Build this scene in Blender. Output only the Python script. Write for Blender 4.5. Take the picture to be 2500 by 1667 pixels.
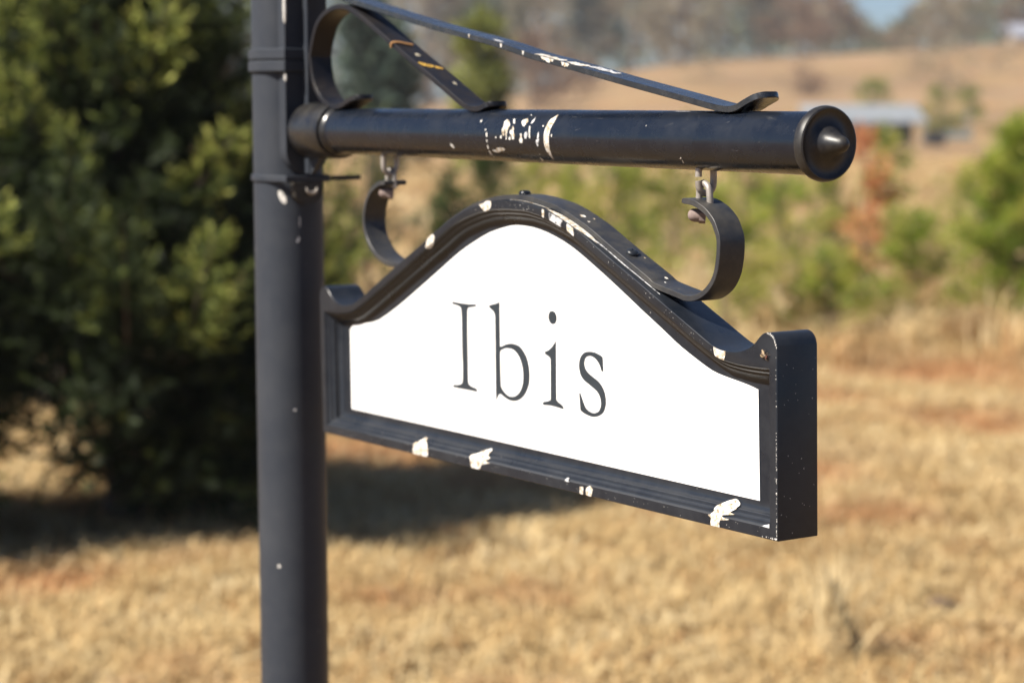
import bpy, bmesh, math, random
import numpy as np
from mathutils import Vector, Matrix, geometry
from mathutils.bvhtree import BVHTree

for o in list(bpy.data.objects):
    bpy.data.objects.remove(o)
SC = bpy.context.scene
COL = SC.collection
RAD = math.radians

# ------------------------------------------------------------------ camera
cam_data = bpy.data.cameras.new('camera')
cam = bpy.data.objects.new('camera', cam_data)
COL.objects.link(cam)
cam.location = (0, 0, 1.6)
cam.rotation_euler = (RAD(90 - 6.868), 0, 0)
cam_data.sensor_width = 36
cam_data.lens = 70
cam_data.clip_start = 0.05
cam_data.clip_end = 2000
cam_data.dof.use_dof = True
cam_data.dof.focus_distance = 1.56
cam_data.dof.aperture_fstop = 5.6
cam_data.dof.aperture_blades = 0
SC.camera = cam

# ------------------------------------------------------------------ sky, sun, exposure
SUN_AZ, SUN_EL = 63, 47          # degrees left of straight behind the camera, above the horizon
sun_dir = Vector((-math.sin(RAD(SUN_AZ)) * math.cos(RAD(SUN_EL)),
                  -math.cos(RAD(SUN_AZ)) * math.cos(RAD(SUN_EL)), math.sin(RAD(SUN_EL))))
world = bpy.data.worlds.new('World')
SC.world = world
world.use_nodes = True
wn = world.node_tree
sky = wn.nodes.new('ShaderNodeTexSky')
sky.sky_type = 'NISHITA'
sky.sun_disc = False
sky.sun_elevation = RAD(SUN_EL)
sky.sun_rotation = RAD(180 + SUN_AZ)
sky.air_density = 0.8
sky.dust_density = 1.2
sky.altitude = 500
sky.ozone_density = 6.0
wn.links.new(sky.outputs[0], wn.nodes['Background'].inputs[0])
wn.nodes['Background'].inputs[1].default_value = 0.052
sun_data = bpy.data.lights.new('sun', 'SUN')
sun_data.energy = 5.0
sun_data.angle = RAD(0.5)
sun_data.color = (1.0, 0.93, 0.82)
sun = bpy.data.objects.new('sun', sun_data)
COL.objects.link(sun)
sun.rotation_euler = sun_dir.to_track_quat('Z', 'Y').to_euler()
sun.location = (-6, -3, 8)
SC.view_settings.view_transform = 'Standard'
SC.view_settings.look = 'None'
SC.view_settings.gamma = 1
SC.view_settings.use_curve_mapping = False
SC.view_settings.exposure = 1.12
SC.render.engine = 'CYCLES'
SC.cycles.use_denoising = True
SC.cycles.max_bounces = 6
SC.cycles.transparent_max_bounces = 8

# ------------------------------------------------------------------ measured shapes (millimetres, local to the sign or the boom)
GLYPHS={'I':[(-121.1,152.2),(-97,151.5),(-77.3,152),(-77.3,151.1),(-89.9,149.4),(-92.8,147.9),(-93.7,143.4),(-94.4,123.2),(-94.5,93.4),(-94.6,79.1),(-93.3,75.5),(-89,73.7),(-79.7,72.3),(-78.3,70.9),(-79.8,70.5),(-92.7,70.7),(-108.7,70.7),(-122,71),(-121.7,72.2),(-111.6,73.1),(-105.6,74.8),(-104.1,78.3),(-103.2,92.7),(-103.7,107.6),(-103.6,137.6),(-104.4,147.2),(-106.5,149),(-113.1,150.4),(-120.4,151)],
 'b':[(-35.5,156.2),(-35.8,141.7),(-36,115.6),(-34.2,115.2),(-28,117.3),(-21.1,118.8),(-14.4,119.5),(-7.7,119.1),(-1.1,117.6),(4.8,113.6),(9.9,108.3),(12.9,100.7),(13.8,93.6),(12.8,86.4),(9,79.7),(2.9,73.7),(-5.2,69.7),(-13.3,68),(-20.7,68.1),(-28.1,69.7),(-34.2,71.9),(-37,72.4),(-39,71.6),(-43.3,66.9),(-43.7,67.5),(-43.5,90.2),(-43.2,112.1),(-42.9,141.3),(-44.2,146.3),(-47.5,149),(-53,151.3),(-53.3,152.1),(-52.3,152.7),(-43.2,154.4)],
 'bh':[(-35.7,111.2),(-32.2,113.7),(-26.7,115.4),(-21.2,115.9),(-14.5,115.6),(-7.9,113.3),(-1.4,108.1),(3,99.9),(4.1,91.4),(2.5,83.4),(-2.3,76.5),(-9.1,72.2),(-15.9,70.6),(-22.7,70.9),(-29.4,73.6),(-34.1,77.2),(-35.7,81.4),(-36.1,98.1)],
 'i':[(57.3,126),(57.9,125.2),(57.6,105.7),(57.2,77.1),(58.1,74.7),(60.9,72.9),(65.9,71.3),(68.7,69.5),(68,68.7),(64.6,69),(55.8,69.6),(46.9,69.9),(36.7,69.3),(35.8,70.1),(36.7,70.9),(43.2,72.1),(47.7,73.4),(49,75.6),(49.6,98.1),(49.7,110),(48.7,112.4),(45.6,113.9),(41.2,115.1),(40.5,115.9),(41.6,116.7),(45.7,117.7),(50.8,120.6),(54.7,123.6)],
 's':[(129.9,118.5),(130.8,107.3),(128.8,107.2),(126.2,112),(122.2,115.7),(116.9,118.3),(111.6,119.1),(106.1,117.9),(103.1,114.9),(102.1,110.7),(104.1,106.1),(109.4,102.5),(116.5,99.7),(123.5,96.9),(129.3,92.7),(132.7,87.7),(134.1,81.7),(133,76.2),(130,71.9),(124.1,68.6),(115.7,66.7),(108.6,67),(101.4,68.3),(96,70.2),(95.5,74.6),(94.5,84.1),(95.5,84.7),(96.9,82.2),(99.2,78.4),(102.7,73.2),(107.4,70.3),(113.4,69),(118.2,69.2),(123.5,71.2),(126.6,74.9),(127.6,79.1),(126.2,84.3),(122.1,88.7),(116.3,91.5),(109.2,94.3),(102.1,97.1),(97.3,100.8),(95,106.1),(94.9,110.8),(97.1,115.8),(102.6,120),(109.8,121.5),(118.1,121.5),(125.2,120.1)],
 'dot':[(59.5,148.5),(59.5,147.1),(59,145.8),(58.2,144.7),(57,143.7),(55.6,143.1),(54.1,142.9),(52.5,142.9),(51,143.4),(49.6,144.1),(48.5,145.1),(47.8,146.4),(47.4,147.7),(47.4,149.1),(47.9,150.4),(48.7,151.5),(49.9,152.5),(51.3,153.1),(52.8,153.3),(54.4,153.2),(56,152.8),(57.3,152.1),(58.4,151),(59.1,149.8)]}
SPLATS={'a':[(307.3,21.1),(311,22),(315.1,20.9),(317.9,19.4),(319.4,17.4),(319.7,16),(316.8,14.6),(315.9,13.1),(321.1,12.5),(320.3,11.9),(309,10.3),(311.9,8.9),(318.7,8.6),(317.4,7.7),(307.6,6.1),(306.6,3.5),(306.9,1),(305.9,-0.1),(296.4,-0.4),(295.4,1.4),(295.9,4.8),(296.1,6.5),(292.8,7.6),(293.2,8.7),(295.7,9),(296.1,11.8),(294.7,15),(298.1,16.6),(302.1,19.2)],
 'b':[(-179.8,11.9),(-174.6,12),(-173.2,13.9),(-167.3,17),(-163,17),(-164.1,14.4),(-158,13.1),(-158,11.8),(-150.1,8.8),(-150.3,5.9),(-150.5,2.3),(-155.7,-0.9),(-160.9,-1.3),(-171.3,-2),(-178.6,-0.6),(-181,3.8),(-179.3,7.1),(-179.5,9)],
 'c':[(-74.5,11.5),(-65.9,13.7),(-51.5,19.4),(-45.8,16.7),(-47.9,14.4),(-39.2,12.7),(-44.4,10),(-34.7,8.6),(-49.9,5.3),(-52.9,1.2),(-67.1,-1.6),(-69.8,3.6),(-71.1,8.6)],
 'd':[(112.6,6.4),(118.6,7.2),(117.9,-0.4),(112.9,-0.4)],
 'e':[(123.4,7.1),(129,9.5),(132.8,7),(130.3,-0.1),(123.2,-0.4),(122.1,2.9)],
 'f':[(90,11.2),(93,10.9),(96.8,8.4),(89.5,8.1)],
 'g':[(301,142.3),(304.6,142.7),(309.8,141.7),(316.9,140),(315.6,138.9),(315.6,136.1),(313.9,131.7),(311,132.1),(305.8,133.3),(302.5,134.7),(301.1,138.6)],
 'h':[(-133.5,217.3),(-128.9,215.7),(-130.2,211),(-136.3,206.1),(-143.5,203),(-146.9,204.6),(-144.3,210.6),(-140.6,214.2)],
 'i':[(-46.3,247.1),(-34.3,250.1),(-25.2,250.2),(-24.8,246.4),(-28.1,242.6),(-35.5,240.6),(-40,242.4),(-43.6,244.7)],
 'j':[(60,244.3),(63.3,243.9),(63.2,240.3),(62.7,236.6),(59.8,237.5),(59.5,241.1)],
 'k':[(70.8,242.2),(89.5,238.9),(92.7,235.4),(90.2,232.6),(89.7,229),(81.2,231.6),(71.4,235)],
 'l':[(99.1,232.8),(107.8,230.8),(108.5,225.9),(109.2,221.5),(104.5,223.6),(98.9,226.1),(98.2,230.1)]}
SCUFFS={'crescent':[(546.9,55.4),(549.5,33.9),(547.9,19.3),(547.3,5.8),(546.6,-9.6),(545.5,-23.4),(543.8,-39.1),(539.2,-58.2),(539.6,-45.4),(538.8,-32.6),(538.6,-17.9),(539,-1.1),(539.4,12.2),(540.3,27.4),(541.5,40.6),(544.6,48.3)],
 'A':[(473.8,39),(478.9,32.2),(482,24.6),(481.1,17.3),(480.5,10.4),(479.8,0.1),(478.1,0.1),(477,10.3),(474.8,20.7),(475.3,10.2),(475.9,1.1),(474.2,1.1),(471.8,6.7),(471.3,14.7),(472.1,23.1),(470.8,33.3)],
 'B':[(487.4,23.5),(490,17.6),(490.9,8.4),(492.9,2.8),(491.5,-6.2),(488.1,-6.3),(487.9,1.5),(484.6,7.1),(484.9,12.8),(487.3,16.3)],
 'C':[(498.5,36.7),(504.8,41.9),(508.6,34.2),(507,29),(505.6,21.6),(502.2,25.1),(499.5,30.1)],
 'D':[(501.6,6.5),(504.1,6.6),(504.7,-3.4),(505.8,-6.8),(504.2,-13.7),(500.9,-13.2),(499.9,-7),(501.8,-2.4)],
 'E':[(509.4,9),(512.4,11.4),(513.8,5.8),(511.4,-4.3),(509.3,-4.4),(508.5,2.3)],
 'F':[(513.6,23),(515.3,23),(517,11.5),(517.7,-3),(516.4,-1.9),(514.9,11.4)],
 'F2':[(516.3,46),(517.6,34.5),(516.1,29.2),(514,29.2),(514.4,34.4)],
 'G':[(529.4,6.3),(530.5,11.9),(531.7,2),(530.4,-3.6),(528.8,-2.5)],
 'G2':[(527,-5.9),(532,-3.5),(530.7,-10.2),(529.5,-18.3),(526.8,-19.6),(526.5,-11.6)],
 'H':[(450.1,-32.5),(456.6,-31.5),(458.8,-27.4),(466.2,-25.7),(472.4,-26.6),(470.5,-32.7),(464,-35.1),(457.2,-39.2),(451.2,-36.7)],
 'I':[(381.2,-19.1),(384.6,-24),(385.8,-30.7),(382.9,-32.2),(380.4,-25.5)],
 'a1':[(445.1,6.4),(447.3,7),(447.5,-2.1),(445.7,-2.2)],
 'a2':[(445.8,-8),(447.1,-8.5),(446.7,-15),(445.6,-13.8)],
 'a3':[(444.6,-21.1),(446.1,-22.3),(445.6,-30.1),(443.8,-30.2)],
 'a4':[(443.3,-34.3),(445.4,-35.6),(444.3,-46.5),(441.6,-48.5)],
 'a5':[(444,-49.1),(444.6,-54.8),(442.7,-55)],
 'a0':[(442.8,14.5),(444.6,14.5),(445,11.6),(442.8,11.5)],
 'd1':[(429.7,35.1),(431.8,36.6),(432.4,32.4),(431.1,29.7)],
 'd2':[(469.4,0.9),(471.6,1),(471.5,-4.7),(469.3,-5.3)],
 'd3':[(461.1,-1.7),(463.3,-1),(462.3,-5),(461,-4.5)],
 'd4':[(478.5,-1),(480.4,-1),(479.9,-7.2),(478.2,-7.3)],
 'd5':[(483.1,-4.3),(486.2,1.5),(485.9,-7.5),(483.7,-7.6)],
 'd6':[(482.7,39.2),(485.1,40.7),(489,28.5),(486.9,28.5)],
 'd7':[(550.4,7),(551.6,7),(551.5,1),(550.3,1)],
 'd8':[(534.1,24.8),(536.4,25.4),(536.3,22.4),(534.6,22.6)],
 'd9':[(504.1,54.4),(506.6,53.5),(507.1,49.9)],
 'e1':[(520.2,-48.7),(521.5,-51.2),(521.6,-59.2),(518.5,-62)],
 'e2':[(524,-37.6),(525.5,-38.9),(524.7,-41.2)],
 'x1':[(721.7,-38.3),(726.3,-36.7),(728.1,-32.8),(726.7,-32.9),(725.2,-36.7)],
 'x2':[(726.8,-39.2),(727.7,-40.4),(726.5,-47.6),(725.1,-47.8)]}
BRACE=[(181,129.7),(325.9,102),(434.4,83.8),(502.6,70),(538.5,64.2),(630.8,48),(715.4,33.7),(755.3,26.9),(772.5,24.9),(783.9,25.8),(795,30),(807.9,34.7),(818.8,36.7)]
SCROLL=[(184.1,36.2),(171.8,34.3),(159.4,31),(148.4,27.3),(134.1,25.1),(119.9,26.9),(105.5,32.1),(93.5,40.4),(84.2,53.1),(78.6,72.9),(78.8,81.1),(85.3,96.8),(93.6,109.9),(105.6,118.6),(120.6,124.3),(137.5,127),(154.2,126.8),(170.4,122.9),(202.9,109.9),(255.3,85.9),(302.5,64.9),(348,44.8),(380.9,30),(394,25.5),(404.8,24),(415.4,24.4),(426,27.8),(440.7,29.3)]
HOOK_R=[(251,253.3),(261.2,252.5),(267.9,251),(274.6,248.4),(280.6,245.4),(285.8,241.6),(290.4,237.3),(293.6,232.1),(296.8,225.3),(297.3,217.4),(296,206.6),(292.4,195.6),(285.3,186.5),(275.4,180),(264.6,176.5),(253.6,176.1),(244.4,177.9),(233.3,181.8)]

# ------------------------------------------------------------------ helpers
def link(name, me, mat=None, parent=None):
    o = bpy.data.objects.new(name, me)
    COL.objects.link(o)
    if mat is not None:
        me.materials.append(mat)
    if parent is not None:
        o.parent = parent
    return o

def mesh(name, verts, faces, mat=None, parent=None, smooth=40):
    me = bpy.data.meshes.new(name)
    me.from_pydata([tuple(v) for v in verts], [], [tuple(f) for f in faces])
    me.validate()
    bm = bmesh.new(); bm.from_mesh(me)
    bmesh.ops.recalc_face_normals(bm, faces=bm.faces)
    bm.to_mesh(me); bm.free()
    if smooth:
        me.polygons.foreach_set('use_smooth', [True] * len(me.polygons))
        me.set_sharp_from_angle(angle=RAD(smooth))
    return link(name, me, mat, parent)

def thing(name, label, cat, loc, rot=None, group=None):
    o = bpy.data.objects.new(name, None)
    COL.objects.link(o)
    o.empty_display_size = 0.1
    if rot is not None:
        o.matrix_world = Matrix.Translation(loc) @ rot.to_4x4()
    else:
        o.location = loc
    tag(o, label, cat, group)
    return o

def tag(o, label=None, cat=None, group=None, kind=None):
    if label: o['label'] = label
    if cat: o['category'] = cat
    if group: o['group'] = group
    if kind: o['kind'] = kind
    return o

def np_mesh(name, V, Q, mat=None, parent=None, tint=None, smooth=False):
    """V (n,3) verts, Q (m,k) faces of k corners each, tint one value per face"""
    me = bpy.data.meshes.new(name)
    n, (m, k) = len(V), Q.shape
    me.vertices.add(n); me.loops.add(m * k); me.polygons.add(m)
    me.vertices.foreach_set('co', np.ascontiguousarray(V, dtype=np.float32).ravel())
    me.loops.foreach_set('vertex_index', np.ascontiguousarray(Q, dtype=np.int32).ravel())
    me.polygons.foreach_set('loop_start', np.arange(0, m * k, k, dtype=np.int32))
    me.polygons.foreach_set('use_smooth', np.full(m, smooth, dtype=bool))
    if tint is not None:
        a = me.attributes.new('tint', 'FLOAT', 'FACE')
        a.data.foreach_set('value', np.ascontiguousarray(tint, dtype=np.float32))
    me.update(calc_edges=True)
    return link(name, me, mat, parent)

def cr(pts, closed=True, sub=4, corner=48):
    """Catmull-Rom through the points, keeping sharp corners"""
    P = [Vector((p[0], p[1])) for p in pts]
    n = len(P)
    sharp = []
    for i in range(n):
        a = P[i] - P[i - 1]; b = P[(i + 1) % n] - P[i]
        sharp.append(a.length < 1e-6 or b.length < 1e-6 or math.degrees(a.angle(b)) > corner)
    if not closed:
        sharp[0] = sharp[-1] = True
    out = []
    for i in range(n if closed else n - 1):
        p1, p2 = P[i], P[(i + 1) % n]
        p0 = p1 * 2 - p2 if sharp[i] else P[i - 1]
        p3 = p2 * 2 - p1 if sharp[(i + 1) % n] else P[(i + 2) % n]
        for k in range(sub):
            t = k / sub
            out.append(0.5 * ((2 * p1) + (p2 - p0) * t + (2 * p0 - 5 * p1 + 4 * p2 - p3) * t * t
                              + (3 * p1 - p0 - 3 * p2 + p3) * t ** 3))
    if not closed:
        out.append(P[-1])
    return out

def offset_loop(P, d):
    """closed counter-clockwise loop moved inwards by d"""
    n = len(P); out = []
    for i in range(n):
        a = (P[i] - P[i - 1]).normalized(); b = (P[(i + 1) % n] - P[i]).normalized()
        na, nb = Vector((-a.y, a.x)), Vector((-b.y, b.x))
        m = (na + nb)
        if m.length < 1e-4: m = na
        m.normalize()
        out.append(P[i] + m * (d / max(0.45, m.dot(na))))
    return out

def inside(p, poly):
    c = False; j = len(poly) - 1
    for i in range(len(poly)):
        a, b = poly[i], poly[j]
        if (a.y > p.y) != (b.y > p.y) and p.x < (b.x - a.x) * (p.y - a.y) / (b.y - a.y) + a.x:
            c = not c
        j = i
    return c

def fill2d(poly, step):
    """triangulated polygon with points inside it, so that it can be draped"""
    V = [Vector(p) for p in poly]
    n = len(V)
    x0, x1 = min(p.x for p in V), max(p.x for p in V)
    y0, y1 = min(p.y for p in V), max(p.y for p in V)
    y = y0 + step * 0.5
    while y < y1:
        x = x0 + step * 0.5
        while x < x1:
            q = Vector((x, y))
            if inside(q, poly): V.append(q)
            x += step
        y += step
    r = geometry.delaunay_2d_cdt(V, [], [list(range(n))], 1, 1e-4)
    return r[0], r[2]

def catmull3(P, sub=6):
    P = [Vector(p) for p in P]; out = []
    for i in range(len(P) - 1):
        p0 = P[i - 1] if i else P[0] * 2 - P[1]
        p3 = P[i + 2] if i + 2 < len(P) else P[-1] * 2 - P[-2]
        p1, p2 = P[i], P[i + 1]
        for k in range(sub):
            t = k / sub
            out.append(0.5 * ((2 * p1) + (p2 - p0) * t + (2 * p0 - 5 * p1 + 4 * p2 - p3) * t * t
                              + (3 * p1 - p0 - 3 * p2 + p3) * t ** 3))
    out.append(P[-1])
    return out

def tube_data(path, rads, seg=10, cap=True):
    V, F = [], []
    n = len(path)
    nrm = None
    for i, p in enumerate(path):
        t = (path[min(i + 1, n - 1)] - path[max(i - 1, 0)]).normalized()
        if nrm is None:
            nrm = t.orthogonal().normalized()
        nrm = (nrm - t * nrm.dot(t)).normalized()
        bn = t.cross(nrm)
        r = rads[i] if hasattr(rads, '__len__') else rads
        for k in range(seg):
            a = 2 * math.pi * k / seg
            V.append(p + nrm * (r * math.cos(a)) + bn * (r * math.sin(a)))
    for i in range(n - 1):
        for k in range(seg):
            k2 = (k + 1) % seg
            F.append((i * seg + k, i * seg + k2, (i + 1) * seg + k2, (i + 1) * seg + k))
    if cap:
        F.append(tuple(range(seg))[::-1]); F.append(tuple(range((n - 1) * seg, n * seg)))
    return V, F

def lathe_data(prof, seg, M):
    """profile of (radius, along) turned about local Z, then placed by matrix M"""
    V, F = [], []
    for r, z in prof:
        for k in range(seg):
            a = 2 * math.pi * k / seg
            V.append(M @ Vector((r * math.cos(a), r * math.sin(a), z)))
    for i in range(len(prof) - 1):
        for k in range(seg):
            k2 = (k + 1) % seg
            F.append((i * seg + k, i * seg + k2, (i + 1) * seg + k2, (i + 1) * seg + k))
    F.append(tuple(range(seg))[::-1]); F.append(tuple(range((len(prof) - 1) * seg, len(prof) * seg)))
    return V, F

def ribbon_data(path, thick, half, mid=0.0, round_ends=(0, 0), to3=None, bev=0.35):
    """flat bar: 2D centre line, thickness in that plane, width across it; ends may be rounded in plan"""
    L = [0.0]
    for i in range(1, len(path)): L.append(L[-1] + (path[i] - path[i - 1]).length)
    tot = L[-1]; n = len(path)
    V, F = [], []
    h = thick / 2
    for i, p in enumerate(path):
        t = (path[min(i + 1, n - 1)] - path[max(i - 1, 0)]).normalized()
        q = Vector((-t.y, t.x))
        w = half
        for e, x in ((round_ends[0], L[i]), (round_ends[1], tot - L[i])):
            if e and x < e:
                w = min(w, half * math.sqrt(max(0.03, 1 - (1 - x / e) ** 2)))
        hh = h
        if min(L[i], tot - L[i]) < 0.8: hh = h * 0.72
        sec = [(hh, -w + bev), (hh, w - bev), (hh - bev, w), (-hh + bev, w), (-hh, w - bev), (-hh, -w + bev), (-hh + bev, -w), (hh - bev, -w)]
        for a, b in sec:
            c = p + q * a
            V.append(to3(c.x, c.y, mid + b))
    for i in range(n - 1):
        for k in range(8):
            k2 = (k + 1) % 8
            F.append((i * 8 + k, i * 8 + k2, (i + 1) * 8 + k2, (i + 1) * 8 + k))
    F.append(tuple(range(8))[::-1]); F.append(tuple(range((n - 1) * 8, n * 8)))
    return V, F

def densify(path, step):
    out = [path[0]]
    for i in range(1, len(path)):
        d = (path[i] - path[i - 1]).length
        k = max(1, int(d / step))
        for j in range(1, k + 1):
            out.append(path[i - 1].lerp(path[i], j / k))
    return out

def box_data(x0, x1, y0, y1, z0, z1, M=None):
    V = [Vector((x, y, z)) for z in (z0, z1) for y in (y0, y1) for x in (x0, x1)]
    if M is not None: V = [M @ v for v in V]
    return V, [(0, 2, 3, 1), (4, 5, 7, 6), (0, 1, 5, 4), (2, 6, 7, 3), (0, 4, 6, 2), (1, 3, 7, 5)]

def join(*parts):
    V, F = [], []
    for v, f in parts:
        b = len(V); V += list(v); F += [tuple(i + b for i in q) for q in f]
    return V, F

# ------------------------------------------------------------------ materials
def nodemat(name):
    m = bpy.data.materials.new(name); m.use_nodes = True
    nt = m.node_tree
    b = nt.nodes['Principled BSDF']
    return m, nt, b

def nd(nt, t, **kw):
    n = nt.nodes.new(t)
    for k, v in kw.items():
        if k in n.inputs.keys() if hasattr(n.inputs, 'keys') else False: n.inputs[k].default_value = v
        else: setattr(n, k, v)
    return n

def ramp(nt, fac, stops, interp='LINEAR'):
    r = nt.nodes.new('ShaderNodeValToRGB')
    r.color_ramp.interpolation = interp
    el = r.color_ramp.elements
    while len(el) < len(stops): el.new(0.5)
    for e, (p, c) in zip(el, stops):
        e.position = p; e.color = (*c, 1) if len(c) == 3 else c
    nt.links.new(fac, r.inputs[0])
    return r.outputs[0]

def noise(nt, scale, detail=4, rough=0.55, vec=None, dist=0.0):
    n = nt.nodes.new('ShaderNodeTexNoise')
    n.inputs['Scale'].default_value = scale; n.inputs['Detail'].default_value = detail
    n.inputs['Roughness'].default_value = rough; n.inputs['Distortion'].default_value = dist
    if vec is not None: nt.links.new(vec, n.inputs['Vector'])
    return n.outputs['Fac']

def mix(nt, fac, a, b):
    n = nt.nodes.new('ShaderNodeMix'); n.data_type = 'RGBA'
    for s, v in ((n.inputs[0], fac), (n.inputs[6], a), (n.inputs[7], b)):
        if hasattr(v, 'is_output'): nt.links.new(v, s)
        else: s.default_value = (*v, 1) if isinstance(v, tuple) and len(v) == 3 else v
    return n.outputs[2]

def bump(nt, b, height, strength, dist):
    n = nt.nodes.new('ShaderNodeBump')
    n.inputs['Strength'].default_value = strength; n.inputs['Distance'].default_value = dist
    nt.links.new(height, n.inputs['Height']); nt.links.new(n.outputs[0], b.inputs['Normal'])

def paint(name, base, dust, dust_amt, rough, specks=0.0, spec=0.5, scale=30):
    """weathered black paint: chalky mottling, dusty blotches and small pale chips"""
    m, nt, b = nodemat(name)
    tc = nt.nodes.new('ShaderNodeTexCoord').outputs['Object']
    n1 = noise(nt, scale, 6, 0.65, tc)
    n2 = noise(nt, scale * 6, 5, 0.7, tc)
    f = ramp(nt, n1, [(0.42, (0, 0, 0)), (0.72, (dust_amt,) * 3)])
    c = mix(nt, f, base, dust)
    f2 = ramp(nt, n2, [(0.45, (0, 0, 0)), (0.75, (dust_amt * 0.6,) * 3)])
    c = mix(nt, f2, c, dust)
    if specks:
        v = nt.nodes.new('ShaderNodeTexVoronoi'); v.inputs['Scale'].default_value = 90
        nt.links.new(tc, v.inputs['Vector'])
        s = ramp(nt, v.outputs['Distance'], [(0.0, (1, 1, 1)), (0.09, (0, 0, 0))])
        k = ramp(nt, noise(nt, 25, 2, 0.5, tc), [(0.58, (0, 0, 0)), (0.66, (specks,) * 3)])
        mm = nt.nodes.new('ShaderNodeMath'); mm.operation = 'MULTIPLY'
        nt.links.new(s, mm.inputs[0]); nt.links.new(k, mm.inputs[1])
        c = mix(nt, mm.outputs[0], c, (0.45, 0.43, 0.4))
    nt.links.new(c, b.inputs['Base Color'])
    r = ramp(nt, n1, [(0.3, (rough - 0.07,) * 3), (0.75, (rough + 0.16,) * 3)])
    nt.links.new(r, b.inputs['Roughness'])
    b.inputs['Specular IOR Level'].default_value = spec
    bump(nt, b, n2, 0.12, 0.0006)
    return m

def plain(name, col, rough=0.6, metal=0.0, var=0.0, scale=40, spec=0.5):
    m, nt, b = nodemat(name)
    b.inputs['Roughness'].default_value = rough; b.inputs['Metallic'].default_value = metal
    b.inputs['Specular IOR Level'].default_value = spec
    tc = nt.nodes.new('ShaderNodeTexCoord').outputs['Object']
    n = noise(nt, scale, 5, 0.6, tc)
    lo = tuple(x * (1 - var) for x in col); hi = tuple(min(1, x * (1 + var)) for x in col)
    nt.links.new(ramp(nt, n, [(0.3, lo), (0.7, hi)]), b.inputs['Base Color'])
    return m

SOIL = [(2.62, 11.9, 0.75), (2.35, 9.9, 0.55), (1.62, 10.6, 0.45), (-1.55, 6.35, 0.28), (2.0, 6.3, 0.35), (1.25, 8.3, 0.35)]   # across, distance, radius of the bare reddish spots
def red_soil(nt, pos, c, amt):
    n = noise(nt, 2.2, 5, 0.65, pos)
    for x, y, r in SOIL:
        d = nt.nodes.new('ShaderNodeVectorMath'); d.operation = 'DISTANCE'
        nt.links.new(pos, d.inputs[0]); d.inputs[1].default_value = (x, y, 0)
        m1 = nt.nodes.new('ShaderNodeMath'); m1.operation = 'MULTIPLY_ADD'      # distance / radius + noise
        nt.links.new(d.outputs['Value'], m1.inputs[0]); m1.inputs[1].default_value = 1 / r
        m2 = nt.nodes.new('ShaderNodeMath'); m2.operation = 'MULTIPLY'; m2.inputs[1].default_value = 1.6
        nt.links.new(n, m2.inputs[0]); nt.links.new(m2.outputs[0], m1.inputs[2])
        f = ramp(nt, m1.outputs[0], [(0.0, (amt,) * 3), (0.5, (amt,) * 3), (1.0, (0, 0, 0))])
        nt.nodes[-1].color_ramp.elements[1].position = 0.55
        s = nt.nodes[-1]
        m1.use_clamp = False
        sc_ = nt.nodes.new('ShaderNodeMath'); sc_.operation = 'MULTIPLY'; sc_.inputs[1].default_value = 0.5
        nt.links.new(m1.outputs[0], sc_.inputs[0]); nt.links.new(sc_.outputs[0], s.inputs[0])
        c = mix(nt, f, c, (0.37, 0.155, 0.065))
    return c

def tinted(name, stops, rough=0.7, trans=0.0, patch=None):
    """foliage and grass: colour by the tint of each leaf, plus patches over the ground"""
    m, nt, b = nodemat(name)
    a = nt.nodes.new('ShaderNodeAttribute'); a.attribute_name = 'tint'
    c = ramp(nt, a.outputs['Fac'], stops)
    if patch:
        g = nt.nodes.new('ShaderNodeNewGeometry').outputs['Position']
        for scale, lo, hi, amt, col in patch:
            f = ramp(nt, noise(nt, scale, 4, 0.6, g), [(lo, (0, 0, 0)), (hi, (amt,) * 3)])
            c = mix(nt, f, c, col)
        c = red_soil(nt, g, c, 0.45)
    nt.links.new(c, b.inputs['Base Color'])
    b.inputs['Roughness'].default_value = rough
    b.inputs['Specular IOR Level'].default_value = 0.25
    if trans:
        t = nt.nodes.new('ShaderNodeBsdfTranslucent'); nt.links.new(c, t.inputs['Color'])
        s = nt.nodes.new('ShaderNodeMixShader'); s.inputs[0].default_value = trans
        nt.links.new(b.outputs[0], s.inputs[1]); nt.links.new(t.outputs[0], s.inputs[2])
        nt.links.new(s.outputs[0], nt.nodes['Material Output'].inputs['Surface'])
    return m

M_FRAME = paint('black_frame_paint', (0.009, 0.012, 0.018), (0.048, 0.050, 0.054), 0.26, 0.30, 0.8, 0.36, 22)
M_BOOM = paint('black_boom_paint', (0.004, 0.0065, 0.0125), (0.038, 0.041, 0.046), 0.12, 0.24, 0.8, 0.5, 30)
M_POST = paint('chalky_post_paint', (0.029, 0.034, 0.044), (0.056, 0.059, 0.065), 0.34, 0.46, 0.7, 0.22, 14)
M_STRAP = paint('dusty_strap_paint', (0.018, 0.020, 0.025), (0.085, 0.075, 0.058), 0.42, 0.42, 0.5, 0.5, 35)
M_SCROLL = paint('dirty_scroll_paint', (0.007, 0.008, 0.012), (0.06, 0.042, 0.024), 0.2, 0.42, 0.4, 0.28, 45)
M_BRACE = paint('glossy_brace_paint', (0.008, 0.010, 0.014), (0.07, 0.068, 0.062), 0.30, 0.22, 0.9, 0.7, 60)
M_SLEEVE = paint('dusty_sleeve_paint', (0.008, 0.009, 0.012), (0.075, 0.065, 0.045), 0.32, 0.30, 0.5, 0.5, 40)
M_LICHEN = plain('yellow_lichen', (0.42, 0.25, 0.04), 0.95, 0, 0.4, 300)
M_PANEL = plain('white_vinyl', (0.80, 0.80, 0.80), 0.35, 0, 0.015, 20)
M_LETTER = plain('slate_lettering', (0.019, 0.026, 0.034), 0.5, 0, 0.15, 60)
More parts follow.
